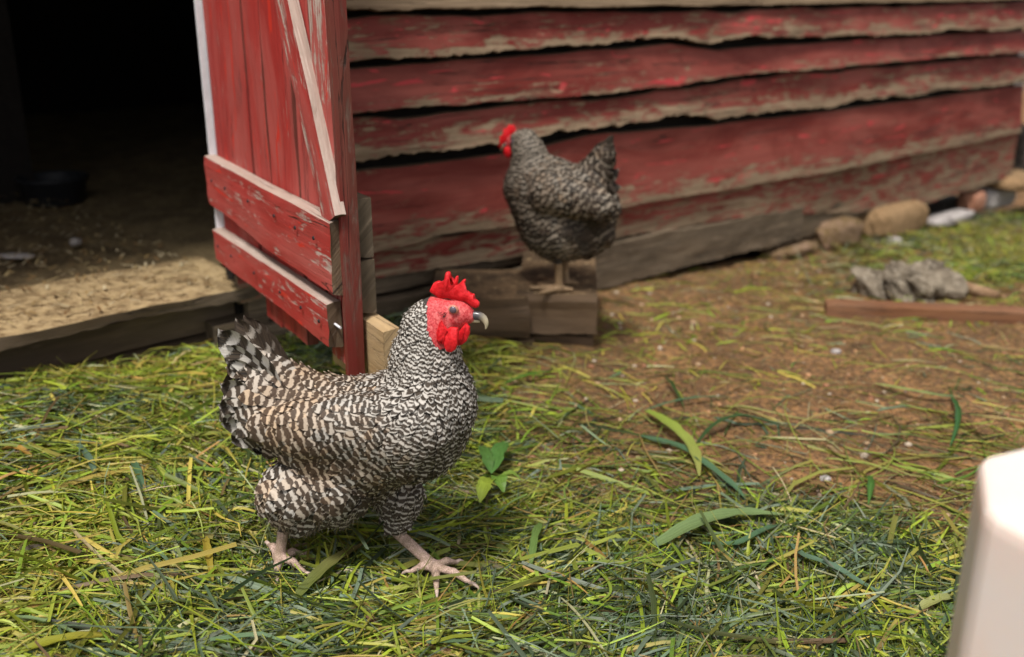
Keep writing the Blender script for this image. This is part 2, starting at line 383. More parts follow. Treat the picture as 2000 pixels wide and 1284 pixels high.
# ------------------------------------------------------------------ door, swung open towards the camera
DD = np.array([.52, -.854, 0.]); DN = np.array([-.854, -.52, 0.])      # along the door from the hinge, out of its visible face
HG = W(-1.114, .015, 0); HG[2] = 0
def build_door():
    door = empty('door', tuple(HG-BO), barn); door['label'] = 'red plank door standing open, two battens and a diagonal brace'
    P = lambda l, n, z: tuple(DD*l+DN*n+UP*z)
    TOP = 1.75
    widths = [(.004, .236, .275), (.239, .330, .205), (.333, .470, .215), (.473, .560, .250), (.563, .645, .232)]
    for i, (a, b, zb) in enumerate(widths):      # planks: long axis up
        plank('door_plank', door, P(b, 0, 0), UP, -DD, TOP-zb, 0, b-a-.002, .019, M['door_paint'], M['edge_paint'], M['dark_wood'], M['edge_paint'], nx=70,
              chip=.0016, seed=500+i, wear=.075 if i == 4 else -.015, wob=.0015, y0=-.019-.002*(i % 2)).location = P(b, 0, zb)
    # edge strip closing the near side
    plank('edge_strip', door, P(.647, .006, .205), UP, DD, TOP-.205, 0, .012, .028, M['edge_paint'], M['edge_paint'], M['dark_wood'], M['edge_paint'], nx=60, chip=.0012, seed=530, wear=.03, wob=.001)
    B = .022
    def batten(l0, l1, zb, zt, seed, wear, nm='batten'):
        return plank(nm, door, P(l0, 0, 0), DD, UP, l1-l0, zb, zt, B, M['door_paint'], M['pale_wood'], M['dark_wood'], M['dark_wood'], nx=46, chip=.0025, seed=seed, wear=wear, y0=.001, wob=.001, ends=.008)
    batten(-.004, .650, [(0, .375), (.35, .357), (.65, .352)], [(0, .472), (.69, .464)], 540, .03)
    batten(.0, .628, [(0, .262), (.672, .262)], [(0, .325), (.672, .336)], 541, .035)
    # diagonal brace from the lower near corner upwards
    a = np.array([.646, .450]); b = np.array([.312, 1.15]); d = b-a; Lb = np.linalg.norm(d); d /= Lb
    up = np.array([d[1], -d[0]])                # across it, towards the near edge
    dx = DD*d[0]+UP*d[1]; dz = DD*up[0]+UP*up[1]
    plank('brace', door, P(a[0]-.030, .0, a[1]), -dx, dz, 0.001+Lb, 0, .062, .016, M['door_paint'], M['pale_wood'], M['dark_wood'], M['dark_wood'], nx=60, chip=.003, seed=550, wear=.055, y0=.001).location = P(b[0]-.035, .0, b[1])
    batten(-.004, .645, 1.16, 1.27, 560, .0)
    # boards nailed across the hidden side, their cut ends showing
    for l1, z0, z1, m, sd in ((.640, .400, .490, 'grey_wood', 570), (.643, .313, .397, 'grey_wood', 571)):
        plank('back_batten', door, P(.1, -.050, 0), DD, UP, l1-.1, z0, z1, .024, M[m], M[m], M[m], M[m], nx=20, chip=.001, seed=sd, wear=.02, wob=0)
    plank('prop_board', door, P(.50, -.054, 0), DD, UP, .215, [(0, .19), (.215, .19)], [(0, .308), (.215, .308)], .026, M['new_wood'], M['new_wood'], M['new_wood'], M['new_wood'], nx=20, chip=.001, seed=572, wear=.0, wob=0)
    plank('edge_trim', door, P(-.011, .012, .26), UP, DD, TOP-.26, 0, .010, .034, M['white_paint'], nx=20, chip=.0005, seed=573, wob=0)
    # nails
    def nail(l, n, z, r=.0035):
        k = 8; V = [DD*(r*math.cos(6.283*i/k))+UP*(r*math.sin(6.283*i/k)) for i in range(k)]; V += [v*.8+DN*.0018 for v in V]; V.append(DN*.0024)
        F = [(i, (i+1) % k, k+(i+1) % k, k+i) for i in range(k)]+[(k+i, k+(i+1) % k, 2*k) for i in range(k)]
        mesh_obj('nail', V, F, [M['rubber']], door, loc=P(l, n, z))
    for l in (.05, .14, .28, .42, .52, .60): nail(l, .0272, .43); nail(l, .0272, .30)
    k = 8; r = .0018                             # the bright nail shank sticking out of the end
    V = [DN*(r*math.cos(6.283*i/k))+UP*(r*math.sin(6.283*i/k))+DD*x for x in (0, .022) for i in range(k)]
    mesh_obj('bent_nail', V, [(i, (i+1) % k, k+(i+1) % k, k+i) for i in range(k)]+[tuple(range(k, 2*k))], [M['white_paint']], door, loc=P(.626, .012, .300))
build_door()
# ------------------------------------------------------------------ hens
def smin(a, b, k):
    h = np.clip(.5+.5*(b-a)/k, 0, 1); return b*(1-h)+a*h-k*h*(1-h)
def cone_sdf(P, a, b, ra, rb, sy):
    a = np.array(a, float); b = np.array(b, float)
    Q = P.copy(); 
    cy = a[1]; Q[:, 1] = cy+(Q[:, 1]-cy)/sy; b = b.copy(); b[1] = cy+(b[1]-cy)/sy
    ba = b-a; l2 = ba@ba+1e-12
    h = np.clip(((Q-a)@ba)/l2, 0, 1)
    d = np.linalg.norm(Q-a-h[:, None]*ba, axis=1)
    return (d-(ra+(rb-ra)*h))*min(1, sy)
class Body:
    """prims: (a, b, ra, rb, y-scale, blend)"""
    def __init__(s, prims): s.p = prims
    def sdf(s, P):
        P = np.asarray(P, float); d = np.full(len(P), 1.0)
        for a, b, ra, rb, sy, k in s.p:
            d = smin(d, cone_sdf(P, a, b, ra, rb, sy), k)
        return d
    def grad(s, P, e=.0012):
        g = np.stack([s.sdf(P+np.eye(3)[i]*e)-s.sdf(P-np.eye(3)[i]*e) for i in range(3)], -1)
        return g/(np.linalg.norm(g, axis=1, keepdims=True)+1e-9)
def surface_net(body, lo, hi, h):
    ax = [np.arange(lo[i], hi[i]+h, h) for i in range(3)]
    sh = tuple(len(a) for a in ax)
    G = np.stack(np.meshgrid(*ax, indexing='ij'), -1).reshape(-1, 3)
    D = np.concatenate([body.sdf(c) for c in np.array_split(G, 12)]).reshape(sh)
    cs = [(i, j, k) for i in (0, 1) for j in (0, 1) for k in (0, 1)]
    S = D < 0; nx, ny, nz = sh
    sub = lambda A, c: A[c[0]:nx-1+c[0], c[1]:ny-1+c[1], c[2]:nz-1+c[2]]
    cnt = sum(sub(S, c).astype(int) for c in cs); act = (cnt > 0) & (cnt < 8)
    idx = np.full(act.shape, -1, np.int64); ids = np.argwhere(act); idx[act] = np.arange(len(ids))
    acc = np.zeros((len(ids), 3)); num = np.zeros(len(ids))
    for a in cs:
        for ax_ in range(3):
            if a[ax_] == 0:
                b = list(a); b[ax_] = 1; b = tuple(b)
                da = sub(D, a)[act]; db = sub(D, b)[act]; m = (da < 0) != (db < 0)
                t = np.where(m, da/(da-db+1e-12), 0)
                p = np.array(a, float)[None]+t[:, None]*(np.array(b)-np.array(a))
                acc[m] += p[m]; num[m] += 1
    V = (ids+acc/num[:, None])*h+np.array(lo)
    F = []
    for ax_ in range(3):
        u, v = (ax_+1) % 3, (ax_+2) % 3
        sl0 = [slice(1, n-1) for n in sh]; sl0[ax_] = slice(0, sh[ax_]-1); sl1 = list(sl0); sl1[ax_] = slice(1, sh[ax_])
        a, b = S[tuple(sl0)], S[tuple(sl1)]; E = np.argwhere(a != b); fl = a[a != b]
        off = np.array([1, 1, 1]); off[ax_] = 0; E = E+off
        q = []
        for du, dv in ((0, 0), (-1, 0), (-1, -1), (0, -1)):
            c = E.copy(); c[:, u] += du; c[:, v] += dv; q.append(idx[c[:, 0], c[:, 1], c[:, 2]])
        q = np.stack(q, -1); q = np.where(fl[:, None], q, q[:, ::-1]); F.append(q)
    F = np.concatenate(F); F = F[(F >= 0).all(1)]
    return V, F

# anchors: position, flow direction, feather length, width, metres per bar, coherence of the bars, brown, lift, light
def field(P, anchors):
    A = np.array([a[0] for a in anchors]); d2 = ((P[:, None]-A[None])**2).sum(-1)+1e-6
    w = 1/d2**2.2; w /= w.sum(1, keepdims=True)
    fl = w@np.array([np.array(a[1])/np.linalg.norm(a[1]) for a in anchors], float)
    prm = w@np.array([a[2:] for a in anchors], float)
    return fl/(np.linalg.norm(fl, axis=1, keepdims=True)+1e-9), prm

def feather_mat(name, dark, brown, light, tan, haze=0.0):
    t = NT(name)
    uvn = t.new('ShaderNodeUVMap'); sx = t.new('ShaderNodeSeparateXYZ'); t.l.new(uvn.outputs[0], sx.inputs[0])
    u = t.math('SUBTRACT', t.math('MULTIPLY', sx.outputs[0], 2.0), 1.0)
    u2 = t.math('MULTIPLY', u, u)
    v = t.coord('Object')
    wig = t.noise(v, 420, 2, .6); wig2 = t.noise(v, 90, 2, .6)
    ph = t.math('ADD', t.attr('phase'), t.math('MULTIPLY', u2, -.30))
    ph = t.math('ADD', ph, t.math('MULTIPLY', wig, .30)); ph = t.math('ADD', ph, t.math('MULTIPLY', wig2, t.attr('stir')))
    s = t.math('SINE', t.math('MULTIPLY', ph, 6.2832))
    s = t.math('ADD', s, t.attr('bias'))
    bar = t.step(s, -.30, .72)
    # barbs: fine streaks running out and back from the shaft
    st = t.new('ShaderNodeCombineXYZ'); t.put(st.inputs[0], t.math('ADD', t.math('MULTIPLY', sx.outputs[1], 22), t.math('MULTIPLY', t.math('ABSOLUTE', u), -6)))
    t.put(st.inputs[1], t.attr('rnd')); stn = t.noise(st.outputs[0], 3.0, 3, .7)
    rnd = t.attr('rnd'); br = t.attr('brown')
    dk = t.mix(br, dark, brown); lt = t.mix(br, light, tan)
    lt = t.mix(t.step(rnd, 0, 40, 0, .35), lt, tuple(.62*x for x in light))
    c = t.mix(bar, dk, lt)
    c = t.mix(t.step(stn, .35, .7, 0, .45), c, tuple(x*.35 for x in tan))
    if haze: c = t.mix(haze, c, (.25, .22, .19))
    t.col(c); t.rough(.62); t.b.inputs['Specular IOR Level'].default_value = .25
    return t.m
M['feather'] = feather_mat('barred_feather', (.014, .012, .011), (.050, .026, .015), (.54, .51, .47), (.56, .41, .28))
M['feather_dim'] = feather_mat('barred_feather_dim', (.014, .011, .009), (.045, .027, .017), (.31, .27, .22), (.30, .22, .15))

def feather_geo(body, roots, nrm, flow, prm, rng, rows=(0, .3, .58, .8, .93, 1), prof=(.45, .95, 1.0, .82, .50, .12), base=.0008, cohdir=(.25, 0, 1)):
    n = len(roots); nr = len(rows)
    ln = prm[:, 0]*rng.uniform(.8, 1.25, n); wd = prm[:, 1]*rng.uniform(.85, 1.2, n)
    barl, coh, brown, lift, bias = prm[:, 2], prm[:, 3], prm[:, 4], prm[:, 5], prm[:, 6]
    d = flow+rng.normal(0, .11, (n, 3)); d -= (d*nrm).sum(1, keepdims=True)*nrm; d /= np.linalg.norm(d, axis=1, keepdims=True)
    side = np.cross(nrm, d)
    lf = lift*rng.uniform(.7, 2.2, n)
    V = np.zeros((n, nr, 3, 3)); PH = np.zeros((n, nr, 3)); UVA = np.zeros((n, nr, 3, 2))
    cd_ = np.array(cohdir)
    ph0 = rng.uniform(-.34, -.12, n)
    iscoh = rng.uniform(0, 1, n) < coh
    for r, (tv, pw) in enumerate(zip(rows, prof)):
        c = roots+d*(ln*tv)[:, None]
        for k, sd in enumerate((-1, 0, 1)):
            q = c+side*(sd*wd*.5*pw)[:, None]
            if sd: q = q-d*(wd*.18*pw*tv)[:, None]
            g = body.grad(q); dist = body.sdf(q)
            h = base+lf*ln*tv**1.3+(0.0 if sd else .06*wd)*1.0
            q = q-g*(dist-h)[:, None]
            V[:, r, k] = q
            PH[:, r, k] = np.where(iscoh, (q@cd_)/barl, -(1-tv)*ln/barl+ph0)
            UVA[:, r, k, 0] = (sd+1)/2; UVA[:, r, k, 1] = tv
    I = np.arange(n*nr*3).reshape(n, nr, 3)
    F = np.stack([I[:, :-1, :-1], I[:, :-1, 1:], I[:, 1:, 1:], I[:, 1:, :-1]], -1).reshape(-1, 4)
    rep = lambda a: np.repeat(a, nr*3)
    stir = rep(np.full(n, .75))
    return V.reshape(-1, 3), F, UVA.reshape(-1, 2), dict(phase=PH.ravel(), stir=stir, rnd=rep(rng.uniform(0, 40, n)), brown=rep(np.clip(brown+rng.normal(0, .25, n)*(brown > .15), 0, 1)), bias=rep(bias+rng.normal(0, .18, n)))

def sample_surface(V, F, dens_fn, rng):
    a, b, c, d = (V[F[:, i]] for i in range(4))
    ar = .5*np.linalg.norm(np.cross(c-a, d-b), axis=1); cen = (a+b+c+d)/4
    w = ar*dens_fn(cen); N = rng.poisson(w)
    k = np.repeat(np.arange(len(F)), N); u, v = rng.uniform(0, 1, (2, len(k), 1))
    return (a[k]*(1-u)+b[k]*u)*(1-v)+(d[k]*(1-u)+c[k]*u)*v
def thin_out(R, rad_):
    """keep points no closer than rad_ to each other, so that the feathers cover evenly"""
    from mathutils.kdtree import KDTree
    kd = KDTree(len(R)); [kd.insert(Vector(p), i) for i, p in enumerate(R)]; kd.balance()
    ok = np.ones(len(R), bool)
    for i in range(len(R)):
        if ok[i]:
            for _, j, _d in kd.find_range(Vector(R[i]), rad_[i]):
                if j > i: ok[j] = False
    return R[ok]

def blade_mesh(name, pts, t, parent, mat, y=0., rim=.25, wob=0., lean=0.):
    """a fleshy plate: outline (x, z) given real thickness, thinner rim and rounded faces"""
    P = np.array(pts, float); n = len(P)
    # resample the outline
    Q = np.vstack([P, P[:1]]); seg = np.linalg.norm(np.diff(Q, axis=0), axis=1); cum = np.r_[0, np.cumsum(seg)]
    m = 120; tt = np.linspace(0, cum[-1], m, endpoint=False)
    R = np.stack([np.interp(tt, cum, Q[:, 0]), np.interp(tt, cum, Q[:, 1])], -1)
    R = (np.roll(R, 1, 0)+2*R+np.roll(R, -1, 0))/4
    area = .5*np.sum(R[:, 0]*np.roll(R[:, 1], -1)-np.roll(R[:, 0], -1)*R[:, 1])
    if area < 0: R = R[::-1]
    tg = np.roll(R, -1, 0)-np.roll(R, 1, 0); tg /= np.linalg.norm(tg, axis=1, keepdims=True)+1e-9
    inn = np.stack([-tg[:, 1], tg[:, 0]], -1)
    cen = R.mean(0)
    bm = []
    for (off, th) in ((0, 0), (.0005, .30), (.0012, .45)):
        bm.append((R+inn*off, th*t))
    V = []; F = []
    def put(R2, yy):
        base = len(V)
        for p in R2:
            V.append((p[0], y+yy+wob*math.sin(p[0]*260+p[1]*90)+lean*(p[1]-cen[1]), p[1]))
        return base
    rings = [put(bm[2][0], -bm[2][1]), put(bm[1][0], -bm[1][1]), put(bm[0][0], 0), put(bm[1][0], bm[1][1]), put(bm[2][0], bm[2][1])]
    for a, b in zip(rings[:-1], rings[1:]):
        for i in range(m): j = (i+1) % m; F.append((a+i, a+j, b+j, b+i))
    import bmesh
    bmh = bmesh.new(); vs_ = [bmh.verts.new(v) for v in V]
    for f in F:
        try: bmh.faces.new([vs_[i] for i in f])
        except ValueError: pass
    f1 = bmh.faces.new([vs_[rings[0]+i] for i in range(m)][::-1]); f2 = bmh.faces.new([vs_[rings[-1]+i] for i in range(m)])
    bmesh.ops.triangulate(bmh, faces=[f1, f2]); bmesh.ops.recalc_face_normals(bmh, faces=bmh.faces)
    me = bpy.data.meshes.new(name); bmh.to_mesh(me); bmh.free(); me.materials.append(mat)
    me.polygons.foreach_set('use_smooth', np.ones(len(me.polygons), dtype=bool))
    o = bpy.data.objects.new(name, me); SC.collection.objects.link(o); o.parent = parent
    return o

def tube(name, pts, radii, parent, mat, k=10, flat=1.0, mats=None, midx=None):
    P = np.array(pts, float); n = len(P); V = []; F = []
    T = np.gradient(P, axis=0); T /= np.linalg.norm(T, axis=1, keepdims=True)
    ref = np.array([0, 1., 0]) if abs(T[0][1]) < .8 else np.array([1., 0, 0])
    for i in range(n):
        a = ref-T[i]*(ref@T[i]); a /= np.linalg.norm(a); b = np.cross(T[i], a)
        for j in range(k):
            th = 2*math.pi*j/k; V.append(P[i]+a*radii[i]*math.cos(th)*flat+b*radii[i]*math.sin(th))
    for i in range(n-1):
        for j in range(k): F.append((i*k+j, i*k+(j+1) % k, (i+1)*k+(j+1) % k, (i+1)*k+j))
    F.append(tuple(range(k))[::-1]); F.append(tuple(range((n-1)*k, n*k)))
    mi = None
    if midx: mi = [midx[min(i//k, n-2)] for i in range((n-1)*k)]+[midx[0], midx[-1]]
    return mesh_obj(name, V, F, mats or [mat], parent, smooth=True, midx=mi)

def ball(name, c, r, parent, mat, sc=(1, 1, 1), seg=14):
    V = []; F = []
    for i in range(seg+1):
        th = math.pi*i/seg
        for j in range(seg*2):
            ph = math.pi*j/seg
            V.append((c[0]+r*sc[0]*math.sin(th)*math.cos(ph), c[1]+r*sc[1]*math.sin(th)*math.sin(ph), c[2]+r*sc[2]*math.cos(th)))
    m = seg*2
    for i in range(seg):
        for j in range(m): F.append((i*m+j, (i+1)*m+j, (i+1)*m+(j+1) % m, i*m+(j+1) % m))
    return mesh_obj(name, V, F, [mat], parent, smooth=True)

def face_mat():
    t = NT('red_face_skin'); v = t.coord('Object'); a = t.noise(v, 500, 4, .6); b = t.noise(v, 130, 3, .6)
    vo = t.vor(v, 850)
    c = t.mix(t.step(a, .35, .65), (.42, .022, .028), (.64, .095, .10)); c = t.mix(t.step(b, .48, .68, 0, .7), c, (.74, .20, .19))
    t.col(c); t.rough(.5); t.b.inputs['Subsurface Weight'].default_value = .15; t.b.inputs['Subsurface Scale'].default_value = .004
    t.b.inputs['Subsurface Radius'].default_value = (1, .25, .2)
    t.bump(t.math('ADD', t.math('MULTIPLY', vo, .8), a), .45, .0009); return t.m
def comb_mat():
    t = NT('red_comb'); v = t.coord('Object'); a = t.noise(v, 220, 3, .6)
    t.col(t.mix(t.step(a, .35, .65), (.52, .008, .012), (.74, .022, .03))); t.rough(.42)
    t.b.inputs['Subsurface Weight'].default_value = .25; t.b.inputs['Subsurface Scale'].default_value = .004
    t.b.inputs['Subsurface Radius'].default_value = (1, .2, .15)
    t.bump(t.noise(v, 900, 2), .35, .0006); return t.m
def leg_mat(name, c1, c2, c3):
    t = NT(name); v = t.coord('Object'); a = t.noise(v, 90, 4, .6); vo = t.vor(t.coord('Object', (1, 1, 1.3)), 330, feature='DISTANCE_TO_EDGE')
    c = t.mix(t.step(a, .38, .62), c1, c2); c = t.mix(t.step(vo, .12, .02, 0, .75), c, c3)
    c = t.mix(t.step(t.noise(v, 35, 3), .55, .7, 0, .5), c, tuple(.5*x for x in c3)); t.col(c); t.rough(.6)
    t.bump(vo, .8, .0012); return t.m
M['face'] = face_mat(); M['comb'] = comb_mat()
M['leg'] = leg_mat('scaly_pink_leg', (.40, .29, .22), (.58, .41, .35), (.20, .13, .09))
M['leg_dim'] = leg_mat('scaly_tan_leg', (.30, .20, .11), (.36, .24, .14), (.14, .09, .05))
M['under'] = mat_flat('under_down', (.05, .042, .036), .9)
def beak_mat():
    t = NT('horn_beak'); v = t.coord('UV'); z = t.attr('tipness')
    c = t.mix(t.step(z, .25, .75), (.06, .055, .06), (.52, .44, .30)); t.col(c); t.rough(.25); t.b.inputs['Specular IOR Level'].default_value = .6; return t.m
M['beak'] = beak_mat()
t = NT('eye_iris'); t.col((.10, .075, .10)); t.rough(.06); t.b.inputs['Specular IOR Level'].default_value = .9; M['eye'] = t.m
M['lid'] = mat_flat('eye_rim', (.52, .20, .14), .5)
M['claw'] = mat_flat('claw_horn', (.50, .38, .32), .4)

def make_hen(label, loc, rz, spec):
    rng = np.random.default_rng(spec['seed'])
    body = Body(spec['prims']); plume = Body(spec['plume'])
    h = spec.get('h', .0026)
    V, F = surface_net(body, spec['lo'], spec['hi'], h)
    # skin zones
    cen = V[F].mean(1); mi = spec['zone'](cen)
    root = mesh_obj('hen', V, F, [M['under'], M['face'], spec['legm']], smooth=True, midx=mi)
    root.location = loc; root.rotation_euler = (0, 0, rz)
    tag(root, label, 'hen')
    anc = spec['anchors']; ok = spec['feathered']
    PV, PF = surface_net(plume, spec['lo'], spec['hi'], .004)
    def dens(c):
        _, p = field(c, anc); return ok(c)*spec['cover']/(p[:, 0]*p[:, 1])
    R = sample_surface(PV, PF, dens, rng); R = R[rng.permutation(len(R))]
    _, prm = field(R, anc); R = thin_out(R, spec['gap']*np.sqrt(prm[:, 0]*prm[:, 1]))
    nrm = plume.grad(R); fl, prm = field(R, anc)
    pn = fbm(R[:, 0]*28+R[:, 1]*9, R[:, 2]*28-R[:, 1]*9, spec['seed'], 3); prm[:, 6] += .75*pn*(1-.6*prm[:, 3]); prm[:, 4] = np.clip(prm[:, 4]*(1+1.2*fbm(R[:, 0]*22, R[:, 2]*22, 3, 2)), 0, 1)
    # laid from the rear forwards so that each row covers the roots of the next one
    V2, F2, uv, at = feather_geo(plume, R, nrm, fl, prm, rng)
    o = mesh_obj('plumage', V2, F2, [spec['fm']], root, smooth=True, uv=uv, attrs=at); o['kind'] = 'stuff'
    # loose down along the fluff and the outline
    def dens2(c):
        return ok(c)*spec['down']*(.25+1.6*(c[:, 2] < spec['downz']))
    R = sample_surface(PV, PF, dens2, rng); n = len(R); nrm = plume.grad(R); fl, prm = field(R, anc)
    d = fl*.8+nrm*.16+rng.normal(0, .18, (n, 3)); d /= np.linalg.norm(d, axis=1, keepdims=True)
    L = (rng.uniform(.004, .009, n)+.005*(R[:, 2] < spec['downz']))[:, None]; sdv = np.cross(d, rng.normal(0, 1, (n, 3))); sdv /= np.linalg.norm(sdv, axis=1, keepdims=True)
    b0 = R+nrm*.003; m0 = b0+d*L*.6+nrm*.0006; tp = b0+d*L-np.array([0, 0, 1])*.001
    V3 = np.stack([b0-sdv*.00026, b0+sdv*.00026, m0+sdv*.00022, m0-sdv*.00022, tp+sdv*.00005, tp-sdv*.00005], 1).reshape(-1, 3)
    I = np.arange(n*6).reshape(n, 6); F3 = np.concatenate([I[:, [0, 1, 2, 3]], I[:, [3, 2, 4, 5]]])
    at = dict(stir=np.full(n*6, .7), phase=np.repeat(rng.uniform(0, 1, n), 6)+np.tile([0, 0, .3, .3, .5, .5], n), rnd=np.repeat(rng.uniform(0, 40, n), 6), brown=np.repeat(np.clip(prm[:, 4]+.2, 0, 1), 6), bias=np.repeat(rng.normal(-.1, .4, n), 6))
    o = mesh_obj('down', V3, F3, [spec['fm']], root, uv=np.zeros((n*6, 2)), attrs=at); o['kind'] = 'stuff'
    # tail feathers, each its own
    for (a, b, wdt, side_y, barl, bias, brown, roll) in spec['tail']:
        quill('tail_feather', root, a, b, wdt, side_y, barl, bias, brown, roll, rng, spec['fm'])
    return root

def quill(name, root, a, b, wdt, bow, barl, bias, brown, roll, rng, fm):
    a = np.array(a, float); b = np.array(b, float); L = np.linalg.norm(b-a); d = (b-a)/L
    up = np.array([0, 0, 1.]) if abs(d[2]) < .95 else np.array([1., 0, 0])
    s = np.cross(d, up); s /= np.linalg.norm(s); w = np.cross(s, d)      # s lateral, w the blade's breadth direction
    cr, sr = math.cos(roll), math.sin(roll); br_, nr_ = w*cr+s*sr, s*cr-w*sr
    n, m = 14, 5; V = []; uv = []; ph = []
    for i in range(n):
        t_ = i/(n-1); pw = (.35+.65*sm(0, .35, t_))*float(np.sqrt(max(0, 1-((t_-.72)/.285)**2)) if t_ > .72 else 1)+.02
        c = a+d*L*t_+nr_*bow*math.sin(t_*2.2)*L
        for j in range(m):
            q = (j/(m-1))*2-1
            V.append(c+br_*q*wdt*.5*pw-nr_*abs(q)**1.5*wdt*.14+d*(-abs(q)*wdt*.15*t_)); uv.append(((q+1)/2, t_)); ph.append((t_-1)*L/barl+.02)
    I = np.arange(n*m).reshape(n, m); F = np.stack([I[:-1, :-1], I[:-1, 1:], I[1:, 1:], I[1:, :-1]], -1).reshape(-1, 4)
    N = n*m; r = rng.uniform(0, 12)
    return mesh_obj(name, V, F, [fm], root, smooth=True, uv=uv, attrs=dict(phase=np.array(ph), stir=np.full(N, .05), rnd=np.full(N, r), brown=np.full(N, brown), bias=np.full(N, bias)))

